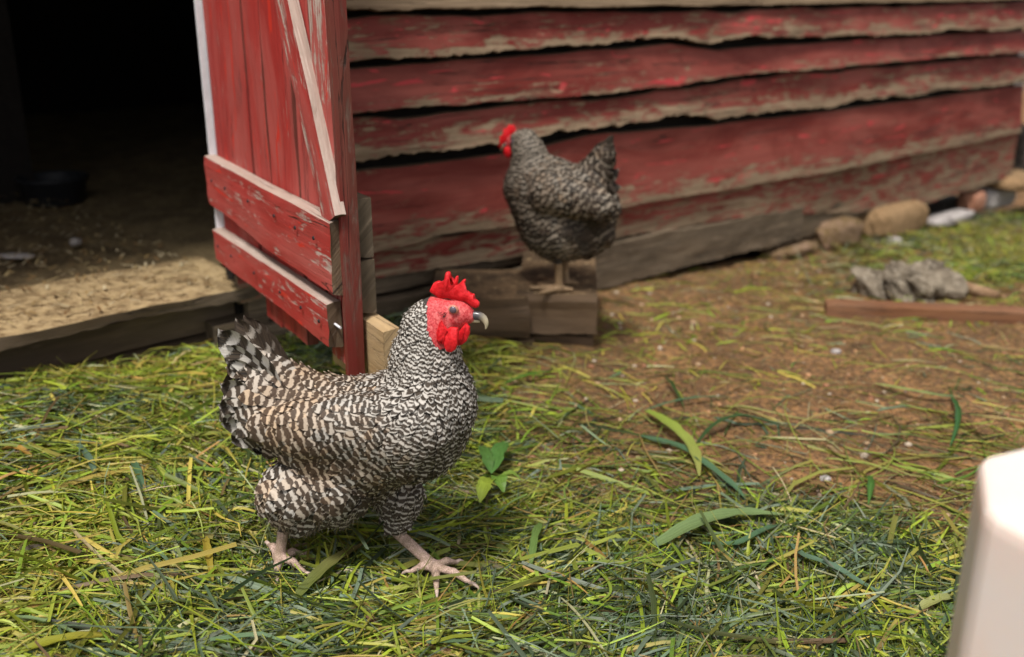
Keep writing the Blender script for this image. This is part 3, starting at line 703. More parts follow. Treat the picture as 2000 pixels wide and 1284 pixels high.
# ---- hen in front, walking right
HY = 1.20; HRZ = rad(-14); HLOC = np.array([-.205, HY, .0])
def hp(px, py, ly=0.):
    """a point of the front hen's own space, on her lengthwise plane ly metres to her left"""
    c, s = math.cos(HRZ), math.sin(HRZ); d = ray(px, py); o = np.array([0, 0, CAM_H])-HLOC
    nl = np.array([-s, c, 0]); t = (ly-o@nl)/(d@nl); p = o+d*t
    return np.array([p[0]*c+p[1]*s, ly, p[2]])
def front_hen():
    q = hp
    def foot(hub, toes, ankle, r0, ly):
        P = []
        for tpt in toes:
            mid = (hub*.5+np.array(tpt)*.5)+np.array([0, 0, .006])
            P.append((hub, mid, .0062, .0052, 1, .004)); P.append((mid, np.array(tpt), .0052, .0032, 1, .003))
        P.append((ankle, hub, r0, .0072, 1, .006)); return P
    # feet on the cuttings (z about .022)
    def wl(px, py, z):                           # world point -> hen space
        p = on_z(px, py, z)-HLOC; c, s = math.cos(HRZ), math.sin(HRZ)
        return np.array([p[0]*c+p[1]*s, -p[0]*s+p[1]*c, p[2]])
    hubF = wl(850, 1108, .036); toesF = [wl(922, 1142, .030), wl(853, 1156, .028), wl(893, 1099, .030), wl(800, 1118, .029)]
    hubR = wl(545, 1088, .046); toesR = [wl(541, 1134, .034), wl(600, 1122, .034), wl(597, 1083, .036), wl(524, 1064, .052)]
    ankF = q(775, 1040, .035); ankR = q(556, 1022, -.035)
    legs = foot(hubF, toesF, ankF, .0080, 0)+foot(hubR, toesR, ankR, .0078, 0)
    torso = [
        (q(828, 800), q(640, 835), .056, .046, 1.28, .025),
        (q(848, 775), q(825, 850), .042, .046, 1.25, .025),
        (q(800, 840), q(640, 850), .056, .052, 1.20, .03),
        (q(640, 818), q(548, 790), .050, .044, 1.0, .025),
        (q(530, 785), q(505, 790), .046, .036, .8, .02), (q(545, 770), q(500, 712), .036, .018, .8, .03),
        (q(570, 815), q(530, 835), .042, .026, 1.05, .02),
        (q(725, 885), q(650, 940), .046, .044, 1.25, .03),       # belly
    ]
    wing = [(q(810, 830, -.052), q(600, 838, -.062), .046, .032, .75, .010), (q(600, 838, -.062), q(530, 832, -.050), .032, .020, .75, .008), (q(820, 830, .050), q(600, 842, .055), .046, .030, .75, .010)]
    thigh = [(q(665, 945, -.030), q(572, 962, -.034), .042, .041, .95, .008),
             (q(590, 962, -.038), q(590, 1000, -.036), .041, .022, .95, .012), (q(650, 960, -.03), q(660, 985, -.03), .034, .022, .95, .012),
             (q(590, 1000, -.037), q(568, 1018, -.035), .020, .010, 1, .01),
             (q(740, 900, .040), q(780, 965, .038), .045, .028, 1, .02), (q(780, 965, .038), q(776, 1018, .035), .026, .014, 1, .012)]
    neck = [(q(836, 785), q(832, 700), .050, .038, 1., .022), (q(832, 700), q(840, 640), .038, .029, .9, .018), (q(842, 640), q(852, 612), .030, .021, .85, .015)]
    head = [(q(862, 622), q(893, 614), .0200, .0165, .80, .008), (q(893, 614), q(917, 618), .0150, .0085, .8, .006), (q(872, 640), q(888, 652), .0150, .0100, .75, .008),
            (q(890, 598), q(912, 604), .0075, .0055, .8, .006)]
    prims = torso+wing+thigh+neck+head+legs
    plume = torso+wing+thigh+neck
    f0 = q(841, 600); f1 = q(866, 668)
    def xl(c): return f0[0]+np.clip((f0[2]-c[:, 2])/(f0[2]-f1[2]), 0, 1)**2*(f1[0]-f0[0])
    def zone(c):
        z = np.zeros(len(c), int)
        fx = q(838, 620)[0]; zf = q(862, 668)[2]
        z[(c[:, 2] > zf) & (c[:, 0] > xl(c))] = 1
        z[c[:, 2] < q(556, 1006)[2]] = 2
        return z
    def feathered(c):
        k = np.ones(len(c))
        # bare face: right of the line from nape to throat
        k[(c[:, 2] > f1[2]) & (c[:, 0] > xl(c)+.001)] = 0
        k[(c[:, 2] > q(838, 586)[2])] = 0
        k[c[:, 2] < q(560, 1030)[2]] = 0
        return k
    N = (.0035, .35)
    #       pos               flow           len   wid   bar   coh  brown lift bias
    A = [
        (q(850, 610), (-.35, 0, -1), .010, .0055, 0.0050, .8, .0, 0.16, 0.15),
        (q(800, 640), (-.25, 0, -1), .012, .0060, 0.0050, .8, .0, 0.16, 0.10),
        (q(850, 690), (0, 0, -1), .013, .0065, 0.0052, .8, .0, 0.16, 0.05),
        (q(780, 710), (-.45, 0, -1), .015, .0070, 0.0054, .85, .0, 0.13, 0.05),
        (q(880, 740), (-.1, 0, -1), .015, .0075, 0.0058, .8, .0, 0.13, -0.05),
        (q(925, 790), (-.25, 0, -1), .016, .0085, 0.0066, .6, .0, 0.16, -0.20),
        (q(830, 780), (-.7, 0, -.8), .017, .0085, 0.0062, .6, .0, 0.16, -0.05),
        (q(900, 850), (-.6, 0, -.8), .018, .0100, 0.0060, .3, .05, 0.18, -0.33),
        (q(850, 900), (-1, 0, -.5), .020, .0110, 0.0067, .1, .2, 0.18, -0.48),
        (q(745, 740), (-1, 0, -.3), .018, .0105, 0.0080, .1, .45, 0.16, -0.08),
        (q(760, 800), (-1, 0, -.5), .020, .0120, 0.0084, .05, .40, 0.16, -0.13),
        (q(690, 800), (-1, 0, -.35), .022, .0140, 0.0101, .0, .9, 0.16, -0.13),
        (q(640, 780), (-1, 0, -.2), .022, .0145, 0.0105, .0, 1., 0.16, -0.13),
        (q(590, 740), (-1, 0, .1), .024, .0150, 0.0109, .0, .8, 0.16, -0.08),
        (q(760, 870), (-1, 0, -.5), .022, .0135, 0.0092, .0, .6, 0.18, -0.13),
        (q(660, 860), (-1, 0, -.35), .025, .0150, 0.0101, .0, .9, 0.17, -0.13),
        (q(560, 830), (-1, 0, -.55), .034, .0220, 0.0126, .0, .40, 0.18, -0.33),
        (q(500, 800), (-.7, 0, -1), .048, .0330, 0.0160, .0, .02, 0.18, -0.13),
        (q(490, 740), (-.8, 0, -.6), .048, .0330, 0.0168, .0, .02, 0.18, -0.08),
        (q(530, 700), (-1, 0, .3), .036, .0240, 0.0151, .0, .30, 0.16, -0.08),
        (q(520, 865), (-.6, 0, -1), .034, .0220, 0.0126, .0, .08, 0.21, -0.43),
        (q(600, 930), (-.6, 0, -.8), .024, .0140, 0.0092, .0, .55, 0.21, 0.19),
        (q(530, 960), (-.7, 0, -.9), .024, .0140, 0.0084, .0, .30, 0.21, -0.06),
        (q(680, 930), (-.9, 0, -.35), .026, .0160, 0.0109, .0, .30, 0.18, -0.06),
        (q(760, 930), (-1, 0, -.4), .024, .0140, 0.0092, .0, .20, 0.18, -0.41),
        (q(600, 1010), (-.1, 0, -1), .020, .0105, 0.0071, .1, .30, 0.26, -0.11),
        (q(690, 1000), (-.3, 0, -1), .020, .0105, 0.0071, .1, .25, 0.26, -0.31),
        (q(780, 1000), (-.1, 0, -1), .016, .0085, 0.0055, .2, .15, 0.26, -0.36),
    ]
    A = [tuple([a[0]+np.array([0, dy, 0])])+a[1:] for a in A for dy in (-.05, .05)]
    def TF(p0, p1, w, y0, y1, bow, barl, bias, brown, roll=0): return (p0+np.array([0, y0, 0]), p1+np.array([0, y1, 0]), w, bow, barl, bias, brown, roll)
    tail = [
        TF(q(560, 735), q(468, 620), .026, .010, .012, -.02, .030, -.9, .3, .1), TF(q(560, 730), q(482, 628), .024, .012, .016, -.03, .030, -1.1, .3, .15),
        TF(q(556, 730), q(502, 650), .022, .014, .020, -.03, .028, -1.1, .3, .2), TF(q(560, 745), q(455, 624), .028, .006, .006, 0, .032, -.5, .2, 0),
        TF(q(580, 752), q(441, 632), .050, -.030, -.024, .03, .0270, .15, .0, -.1), TF(q(578, 768), q(450, 662), .046, -.026, -.024, .05, .0265, .10, .0, -.2),
        TF(q(570, 775), q(458, 690), .042, -.02, -.026, .06, .0225, .0, .0, -.35),
        TF(q(556, 785), q(450, 735), .040, -.026, -.034, .08, .0190, .10, .0, -.25), TF(q(552, 795), q(448, 775), .040, -.028, -.036, .08, .0180, .10, .0, -.3),
        TF(q(550, 805), q(455, 812), .038, -.028, -.036, .08, .0170, .25, .0, -.3), TF(q(552, 818), q(474, 848), .034, -.028, -.034, .08, .0150, .15, .0, -.3),
        TF(q(560, 768), q(466, 700), .028, .02, .030, -.06, .022, .05, .05, .35), TF(q(556, 785), q(458, 750), .028, .028, .036, -.08, .018, .1, .05, .5),
        TF(q(550, 800), q(462, 800), .028, .03, .038, -.08, .016, .1, .05, .6),
    ]
    # a few long feathers across the folded wing
    spec = dict(seed=5, prims=prims, plume=plume, lo=(-.24, -.12, -.01), hi=(.22, .12, .44), zone=zone, feathered=feathered, anchors=A, cover=14, gap=.42, down=42000, downz=q(700, 930)[2],
                legm=M['leg'], fm=M['feather'], tail=tail, h=.0026)
    hen = make_hen('barred black and white hen with upright red comb, walking on the cut grass in front', tuple(HLOC), HRZ, spec)
    # comb
    def cp(x, y, ly=0.): return q(820+x/7.136, 520+y/7.136, ly)
    def ol(pts, ly=0.): return [(cp(x, y, ly)[0], cp(x, y, ly)[2]) for x, y in pts]
    cb = [(135, 345), (165, 290), (190, 235), (255, 203), (300, 215), (328, 245), (345, 170), (362, 85), (395, 68), (430, 85), (440, 160), (452, 250), (462, 245), (490, 160), (515, 128), (542, 142), (536, 200), (515, 285),
          (570, 220), (628, 168), (652, 185), (636, 250), (610, 340), (660, 333), (700, 355), (720, 405), (745, 375), (772, 392), (768, 440), (760, 458), (800, 462), (812, 490), (835, 505), (832, 560), (800, 585), (740, 570), (640, 500), (500, 470), (390, 450), (280, 450), (215, 400)]
    blade_mesh('comb', ol(cb), .0075, hen, M['comb'], wob=.0010)
    blade_mesh('wattle', ol([(335, 950), (350, 900), (430, 850), (530, 860), (545, 930), (530, 1090), (500, 1165), (440, 1200), (380, 1180), (345, 1110), (325, 1020)], -.024), .0065, hen, M['comb'], y=-.024, wob=.0008, lean=.06)
    blade_mesh('wattle', ol([(530, 930), (600, 840), (650, 790), (700, 850), (700, 940), (660, 1040), (590, 1100), (530, 1120), (500, 1050)], -.008), .0060, hen, M['comb'], y=-.008, wob=.001, lean=-.05)
    blade_mesh('ear_lobe', ol([(270, 790), (300, 755), (340, 830), (400, 900), (360, 960), (345, 1040), (330, 1090), (270, 1065), (232, 1020), (232, 930), (250, 860)], -.026), .0050, hen, M['comb'], y=-.026, wob=.0008, lean=.05)
    # beak
    def beak(pts, r, tips, ly=0.):
        P = [cp(x, y, ly) for x, y in pts]; P = np.array(P)
        n = 12; s = np.linspace(0, len(P)-1, n); Q = np.stack([np.interp(s, range(len(P)), P[:, i]) for i in range(3)], -1)
        Q[1:-1] = (Q[:-2]+2*Q[1:-1]+Q[2:])/4
        o = tube('beak', Q, list(np.interp(s, range(len(P)), r)), hen, M['beak'], 10, .8)
        at = o.data.attributes.new('tipness', 'FLOAT', 'POINT'); at.data.foreach_set('value', np.repeat(np.linspace(tips[0], tips[1], n), 10).astype(np.float32))
    beak([(720, 690), (790, 690), (860, 700), (905, 745), (930, 800), (925, 860), (912, 880)], [.0062, .0060, .0054, .0044, .0032, .0016, .0006], (.0, 1.2))
    beak([(700, 745), (760, 752), (810, 768), (835, 782)], [.0042, .0036, .0024, .0008], (.5, 1.0))
    ec = cp(468, 606, -.0148)
    ball('eyelid', ec, .0062, hen, M['lid'], (1.08, .45, .95)); ball('eye', ec+np.array([0, -.0016, 0]), .0046, hen, M['eye'], (1, .55, 1))
    # ear tuft
    eb = cp(322, 682, -.017); V = []; F = []
    for i in range(60):
        a = rng_u(-1, 1, 2); c = eb+np.array([a[0]*.006, rng_u(-.001, .001), a[1]*.004]); d = np.array([-.0035, -.001, -.0022]); w = np.array([.0003, 0, .0005]); k = len(V)
        V += [c-w, c+w, c+d+w*.4, c+d-w*.4]; F.append((k, k+1, k+2, k+3))
    o = mesh_obj('ear_tuft', V, F, [M['under']], hen); o['kind'] = 'stuff'
    # claws
    for hub, toes in ((hubF, toesF), (hubR, toesR)):
        for tp in toes:
            d = np.array(tp)-hub; d[2] = 0; d /= np.linalg.norm(d)
            P = [np.array(tp)+d*x+np.array([0, 0, z]) for x, z in ((-.003, .001), (.004, .002), (.009, -.0005), (.012, -.005))]
            tube('claw', P, [.0030, .0026, .0017, .0004], hen, M['claw'], 8)
    return hen
def rng_u(a, b, n=None): return RNG.uniform(a, b, n) if n else float(RNG.uniform(a, b))
front_hen()

# ---- hen on the step
BLOC = np.array([.097, 2.150, .0]); BRZ = rad(180-20)
STEP_Z = .1475
def bq(px, py, off=0.):
    """own space of the hen on the step (x towards her beak): a point of the plane through her, off metres to her left"""
    c, s = math.cos(BRZ), math.sin(BRZ); d = ray(px, py); o = np.array([0, 0, CAM_H])-BLOC
    nl = np.array([-s, c, 0]); t = (off-o@nl)/(d@nl); p = o+d*t
    return np.array([p[0]*c+p[1]*s, off, p[2]])
def rear_hen():
    q = bq
    sc = 1.0
    torso = [
        (q(1072, 372), q(1092, 440), .072, .076, .95, .025),
        (q(1030, 370), q(1065, 430), .050, .055, .95, .03),
        (q(1125, 382), q(1160, 400), .058, .050, .85, .02),
        (q(1150, 355), q(1176, 305), .040, .022, .7, .02),
        (q(1090, 452), q(1122, 456), .054, .048, .85, .014), (q(1148, 470), q(1174, 462), .034, .024, .9, .012),
        (q(1165, 420), q(1170, 440), .040, .030, .8, .02),
    ]
    wing = [(q(1075, 375, .062), q(1165, 398, .060), .044, .032, .75, .008), (q(1075, 375, -.062), q(1160, 400, -.05), .044, .026, .7, .016)]
    neck = [(q(1040, 345), q(1032, 296), .052, .033, .9, .02), (q(1032, 296), q(1028, 276), .032, .022, .9, .015)]
    head = [(q(1022, 272), q(1004, 276), .020, .016, .8, .01), (q(1004, 276), q(995, 283), .014, .009, .8, .006)]
    def zz(p): p = np.array(p, float); p[2] = STEP_Z+.006; return p
    def foot(px, off, toes):
        hub = zz(q(px, 560, off)); P = [(q(px-2, 505, off), hub, .0095, .0085, 1, .006)]
        for dx, dy in toes:
            tp = hub+np.array([dx, dy, -.001]); P.append((hub, tp, .0075, .0042, 1, .005))
        return P
    legs = foot(1092, .030, ((.062, .012), (.055, -.022), (.030, .045), (-.028, -.006)))+foot(1104, -.028, ((.055, -.01), (.050, .028), (.03, -.04), (-.028, .0)))
    prims = torso+wing+neck+head+legs; plume = torso+wing+neck+head[:1]
    fx = q(1000, 280)[0]
    def zone(c):
        z = np.zeros(len(c), int); z[(c[:, 0] > fx) & (c[:, 2] > q(1000, 305)[2])] = 1; z[c[:, 2] < q(1090, 508)[2]] = 2; return z
    def feathered(c):
        k = np.ones(len(c)); k[(c[:, 0] > q(1004, 280)[0]) & (c[:, 2] > q(1000, 300)[2])] = 0; k[c[:, 2] < q(1090, 522)[2]] = 0; return k
    A = [
        (q(1020, 280), (-.35, 0, -1), .013, .008, .008, .8, .0, 0.08, .45), (q(1050, 295), (-.4, 0, -1), .016, .009, .008, .8, .1, 0.08, .35), (q(1078, 325), (-.5, 0, -1), .020, .012, .011, .3, .3, 0.08, .35),
        (q(1010, 330), (0, 0, -1), .016, .009, .008, .7, .0, 0.08, .20), (q(1040, 350), (-.2, 0, -1), .022, .013, .012, .2, .3, 0.10, .25), (q(1090, 360), (-.5, 0, -1), .026, .016, .014, .0, .4, 0.10, .30), (q(1120, 345), (-.8, 0, -.6), .026, .016, .014, .0, .5, 0.10, -.20),
        (q(995, 380), (-.2, 0, -1), .020, .012, .010, .2, .2, 0.10, -.35), (q(1060, 395), (-.4, 0, -1), .028, .018, .015, .0, .4, 0.10, .05), (q(1095, 400), (-.5, 0, -.9), .030, .020, .016, .0, .3, 0.11, .55), (q(1150, 350), (-.8, 0, -.5), .028, .017, .014, .0, .5, 0.10, -.3),
        (q(1150, 395), (-.8, 0, -.7), .032, .021, .016, .0, .4, 0.11, -.15), (q(1185, 370), (-.6, 0, -.8), .034, .022, .016, .0, .3, 0.11, -.2), (q(1170, 305), (-.5, 0, 1), .026, .015, .014, .0, .4, 0.08, -.6), (q(1060, 430), (-.4, 0, -1), .026, .015, .012, .0, .2, 0.10, -.6), (q(1130, 432), (-.5, 0, -1), .030, .018, .012, .0, .2, 0.10, -1.0),  # low bias at the wing's lower edge paints the crease shade
        (q(1050, 455), (-.3, 0, -1), .026, .016, .013, .1, .3, 0.11, .25), (q(1110, 465), (-.4, 0, -.9), .028, .018, .014, .0, .3, 0.11, .35), (q(1180, 455), (-.3, 0, -1), .028, .018, .018, .0, .2, 0.11, -.1), (q(1100, 510), (-.1, 0, -1), .022, .013, .012, .1, .2, 0.12, -.5),
        (q(1165, 432), (-.5, 0, -1), .028, .018, .012, .0, .2, 0.10, -1.0), (q(1150, 495), (-.2, 0, -1), .026, .015, .012, .0, .2, 0.11, -.8),  # crease shade under the wing carried on rearwards in the bars
    ]
    A = [tuple([a[0]+np.array([0, dy, 0])])+a[1:] for a in A for dy in (-.06, .06)]
    tail = []
    for k, (x, y, w, bi) in enumerate(((1197, 263, .022, -.9), (1189, 270, .022, -.8), (1178, 276, .022, -.6), (1196, 282, .026, -1.1), (1165, 292, .024, -.3), (1197, 305, .028, -.5), (1203, 335, .030, -.4), (1206, 370, .030, -.3))):
        for sd in (1, -1):
            tail.append((q(1150, 360 if y < 300 else 375)+np.array([0, sd*.006, 0]), q(x, y)+np.array([0, sd*(.006+.004*k), 0]), w, -sd*.05, .024, bi, .15, sd*(.1+.06*k)))
    spec = dict(seed=9, prims=prims, plume=plume, lo=(-.22, -.14, .11), hi=(.20, .14, .56), zone=zone, feathered=feathered, anchors=A, cover=12, gap=.42, down=8000, downz=q(1100, 460)[2],
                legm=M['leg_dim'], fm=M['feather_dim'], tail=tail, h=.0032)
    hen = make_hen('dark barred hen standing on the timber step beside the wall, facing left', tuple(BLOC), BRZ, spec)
    ol = lambda pts: [(q(x, y)[0], q(x, y)[2]) for x, y in pts]
    blade_mesh('comb', ol([(1010, 262), (1007, 250), (1003, 243), (998, 246), (994, 243), (990, 250), (984, 252), (982, 262), (977, 266), (976, 276), (974, 288), (980, 292), (988, 284), (996, 275), (1004, 270)]), .010, hen, M['comb'], wob=.001)
    for sy in (-.008, .008):
        blade_mesh('wattle', ol([(1000, 286), (1001, 300), (997, 309), (990, 306), (986, 296), (988, 286)]), .007, hen, M['comb'], y=sy)
    P = np.array([q(992, 281), q(984, 284), q(979, 290), q(978, 296)]); o = tube('beak', P, [.007, .006, .004, .001], hen, M['beak'], 10, .8)
    at = o.data.attributes.new('tipness', 'FLOAT', 'POINT'); at.data.foreach_set('value', np.repeat(np.linspace(.2, 1, 4), 10).astype(np.float32))
    ball('eye', q(1001, 277, .0155), .0045, hen, M['eye'], (1, .6, 1)); ball('eye', q(1001, 277, -.0155), .0045, hen, M['eye'], (1, .6, 1))
rear_hen()
# ------------------------------------------------------------------ things standing about
def on_g(px, py, up=0.):
    z = 0.
    for _ in range(12):
        p = on_z(px, py, z); z = float(ground_h(p[0], p[1]))+up
    return on_z(px, py, z)
def on_wall(px, py, n=0.):
    d = ray(px, py); o = W(0, n, 0); A_ = np.array([[d[0], -WD[0]], [d[1], -WD[1]]]); t, s = np.linalg.solve(A_, o[:2]); return np.array([0, 0, CAM_H])+d*t

def step():
    root = tag(empty('timber_step', (0, 2.2, .02)), 'low step of stacked dark timber blocks against the red wall', 'step')
    def tb(x0, x1, yf, yb, z0, z1, seed, rot=0):
        o = plank('timber_block', root, (x0, yb-2.2, -.02), (1, rot, 0), UP, x1-x0, z0, z1, yb-yf, M['dark_wood'], M['step_top'], M['dark_wood'], M['dark_wood'], nx=22, chip=.004, seed=seed, wob=.003, face_noise=.005, ends=.006)
        return o
    t = NT('muddy_timber_top'); v = t.coord('Object'); a = t.noise(v, 18, 5, .65)
    c = t.mix(t.step(a, .38, .62), (.055, .034, .018), (.15, .095, .05)); c = t.mix(t.step(t.noise(v, 70, 3), .6, .68, 0, .7), c, (.33, .24, .13)); t.col(c); t.rough(.9); t.bump(a, .7, .005)
    M['step_top'] = t.m
    tb(-.185, .028, 2.065, 2.30, .046, .146, 701, .04); tb(.034, .212, 2.105, 2.50, .050, .148, 702, -.06)
    tb(-.165, .040, 2.085, 2.30, -.05, .043, 703, .03); tb(.046, .204, 2.125, 2.50, -.05, .040, 704, -.05)
step()

def blob(name, c, r, mat, seed, amp=.25, sub=5, fr=1.6, parent=None, rz=0., pw_=.85):
    """a stone: displaced ball with flattened foot"""
    import bmesh
    bm = bmesh.new(); bmesh.ops.create_icosphere(bm, subdivisions=sub, radius=1)
    P = np.array([v.co[:] for v in bm.verts])
    d = fbm(P[:, 0]*fr+P[:, 2]*.7+seed, P[:, 1]*fr-P[:, 2]*1.1+seed*2, seed, 5)
    P = P*(1+amp*1.6*d)[:, None]; P = np.sign(P)*np.abs(P)**pw_
    P = P*np.array(r); c_, s_ = math.cos(rz), math.sin(rz)
    P[:, :2] = P[:, :2]@np.array([[c_, s_], [-s_, c_]])
    for v, p in zip(bm.verts, P): v.co = p
    me = bpy.data.meshes.new(name); bm.to_mesh(me); bm.free(); me.materials.append(mat)
    me.polygons.foreach_set('use_smooth', np.ones(len(me.polygons), dtype=bool))
    o = bpy.data.objects.new(name, me); SC.collection.objects.link(o); o.location = tuple(c)
    if parent: o.parent = parent
    return o
def stone_mat(name, c1, c2, c3, sc=30):
    t = NT(name); v = t.coord('Object'); a = t.noise(v, sc, 5, .65); b = t.noise(v, sc*5, 3, .6)
    c = t.mix(t.step(a, .35, .65), c1, c2); c = t.mix(t.step(b, .55, .68, 0, .7), c, c3); t.col(c); t.rough(.9); t.bump(t.math('ADD', a, b), .9, .006); return t.m
M['stone_tan'] = stone_mat('tan_sandstone', (.22, .135, .065), (.31, .195, .10), (.12, .085, .05))
M['stone_brown'] = stone_mat('brown_stone', (.12, .075, .026), (.22, .14, .09), (.34, .23, .15))
M['stone_grey'] = stone_mat('grey_stone', (.28, .25, .24), (.46, .42, .40), (.14, .12, .11))
M['stone_red'] = stone_mat('reddish_stone', (.33, .14, .08), (.48, .24, .16), (.14, .09, .07))
M['stone_dark'] = stone_mat('dark_stone', (.035, .03, .026), (.085, .07, .06), (.20, .17, .15))
M['crust'] = stone_mat('crusty_concrete', (.085, .066, .046), (.23, .19, .14), (.38, .33, .26), 16)
def stones():
    def st(px, py, w, h, dpt, m, seed, label, n=.0, amp=.22, up=.5, grp='stones propping up the barn sill'):
        p = on_wall(px, py, n); o = blob('stone', p+np.array([0, 0, h*up]), (w/2, dpt/2, h/2), M[m], seed, amp, 5, 2.2, rz=math.atan2(WD[1], WD[0]), pw_=.58)
        tag(o, label, 'stone', grp)
    st(1726, 462, .37, .135, .20, 'stone_tan', 3, 'large orange tan stone wedged under the lower edge of the red wall', .0, .12)
    st(1621, 484, .22, .105, .14, 'stone_brown', 5, 'rough brown stone left of the orange tan stone under the wall', .02, .26)
    st(1540, 494, .22, .030, .12, 'stone_brown', 9, 'low flat brown stone at the end of the grey sill beam', .02, .2)
    st(1936, 404, .26, .095, .12, 'stone_grey', 7, 'pale grey stone in the dark gap beneath the wall', -.03, .15)
    st(1893, 412, .11, .085, .09, 'stone_red', 8, 'small reddish stone touching the pale grey stone under the wall', .0, .15)
    st(1985, 366, .34, .06, .20, 'stone_tan', 12, 'flat tan slab at the far corner of the barn', .03, .14)
    st(1850, 434, .30, .035, .10, 'stone_grey', 14, 'thin grey stone lying flat before the dark gap', .04, .2)
    st(1820, 452, .50, .15, .16, 'stone_dark', 15, 'dark stone back in the gap beneath the wall', -.22, .25)
    st(1995, 350, .16, .24, .14, 'stone_dark', 17, 'tall dark stone under the white backdrop panel', -.05, .2)
stones()

def bar_rock_stick():
    a = on_g(1614, 618); b = on_g(2010, 634); d = b-a; d[2] = 0; L = 1.0
    a[2] = float(ground_h(a[0], a[1]))-.004
    o = plank('wooden_strip', None, tuple(a+np.array([-d[1], d[0], 0])/np.linalg.norm(d)*.052), d, UP, L, 0, .036, .052, M['brown_wood'], M['brown_wood'], M['brown_wood'], M['brown_wood'], nx=50, chip=.0012, seed=801, wob=.001)
    tag(o, 'reddish brown wooden strip lying on the dirt at the right edge', 'board')
    c = on_g(1785, 582); o = blob('crusty_lump', c+np.array([.0, .03, .022]), (.115, .085, .058), M['crust'], 23, .62, 6, 2.8)
    tag(o, 'crusty grey broken lump of concrete behind the brown wooden strip', 'rock')
    p0, p1, p2 = on_g(1835, 548, .02), on_g(1890, 562, .02), on_g(1948, 578, .015)
    pts = [p0, p0*.5+p1*.5+np.array([0, 0, .004]), p1, p1*.5+p2*.5+np.array([0, 0, -.002]), p2]
    o = tube('stick', [p-p0 for p in pts], [.014, .017, .016, .017, .013], None, M['stick'], 12); o.location = tuple(p0)
    tag(o, 'short thick tan stick poking out beside the grey lump', 'stick')
M['stick'] = stone_mat('tan_bark', (.22, .13, .07), (.34, .22, .13), (.12, .07, .04), 40)
bar_rock_stick()

def lathe(name, prof, k, mat, parent=None, loc=(0, 0, 0), smooth=True):
    V = []; F = []
    for r, z in prof:
        for j in range(k): V.append((r*math.cos(6.2832*j/k), r*math.sin(6.2832*j/k), z))
    for i in range(len(prof)-1):
        for j in range(k): F.append((i*k+j, i*k+(j+1) % k, (i+1)*k+(j+1) % k, (i+1)*k+j))
    F.append(tuple(range(k))[::-1]); F.append(tuple(range((len(prof)-1)*k, len(prof)*k)))
    return mesh_obj(name, V, F, [mat], parent, smooth=smooth, loc=loc)
tub = lathe('feed_tub', [(.078, 0), (.082, .004), (.094, .066), (.100, .070), (.101, .078), (.095, .080), (.088, .072), (.078, .012), (.001, .010)], 40, M['rubber'], loc=(-1.36, 2.93, .180))
tag(tub, 'small round black rubber feed tub on the dim barn floor', 'tub')
o = blob('pale_scrap', (-1.165, 2.26, .19), (.05, .018, .006), M['stone_grey'], 31, .2, 3); tag(o, 'flat pale scrap lying just inside the barn threshold at the left edge', 'scrap')
o = blob('pale_scrap', (-1.07, 2.38, .195), (.014, .012, .010), M['stone_grey'], 33, .2, 3); tag(o, 'little grey lump on the barn floor near the threshold', 'scrap')

def container():
    """octagonal white plastic drinker, close to the lens"""
    t = NT('milky_plastic'); t.col((.80, .70, .66)); t.rough(.38); t.b.inputs['Subsurface Weight'].default_value = .3
    t.b.inputs['Subsurface Radius'].default_value = (.05, .03, .02); t.b.inputs['Subsurface Scale'].default_value = .5
    n = t.noise(t.coord('Object'), 9, 3); t.col(t.mix(t.step(n, .3, .7), (.80, .65, .58), (.78, .68, .63)))
    root = tag(empty('plastic_drinker', (.455, .625, .0)), 'blurred white octagonal plastic container cut off by the right edge', 'container')
    R0 = .122; zt = .432; V = []; F = []; k = 8; ph = rad(1); per = 5
    def ring(R, z):
        base = len(V)
        for j in range(k):
            a0 = ph+j*math.pi/4; c0 = np.array([math.cos(a0), math.sin(a0)])
            a1 = a0+math.pi/4; c1 = np.array([math.cos(a1), math.sin(a1)]); ap = a0-math.pi/4; cp_ = np.array([math.cos(ap), math.sin(ap)])
            for q in range(per):                     # a rounded corner
                f = (q/(per-1)-.5)*2*.09
                p = c0+(c1-c0)*max(f, 0)+(cp_-c0)*max(-f, 0); p = p*(1-.02*(1-abs(f)/.09))
                V.append((p[0]*R, p[1]*R, z))
        return base
    rs = [ring(R, z) for R, z in ((R0*.97, .012), (R0, .02), (R0, zt-.012), (R0*.992, zt-.005), (R0*.97, zt-.001), (R0*.93, zt), (R0*.5, zt+.004))]
    m = k*per
    for a, b in zip(rs[:-1], rs[1:]):
        for j in range(m): F.append((a+j, a+(j+1) % m, b+(j+1) % m, b+j))
    F.append(tuple(rs[0]+j for j in range(m))[::-1]); F.append(tuple(rs[-1]+j for j in range(m)))
    mesh_obj('body', V, F, [t.m], root)
    lathe('cap', [(.045, zt+.003), (.046, zt+.022), (.042, zt+.026), (.01, zt+.026)], 32, t.m, root)
container()

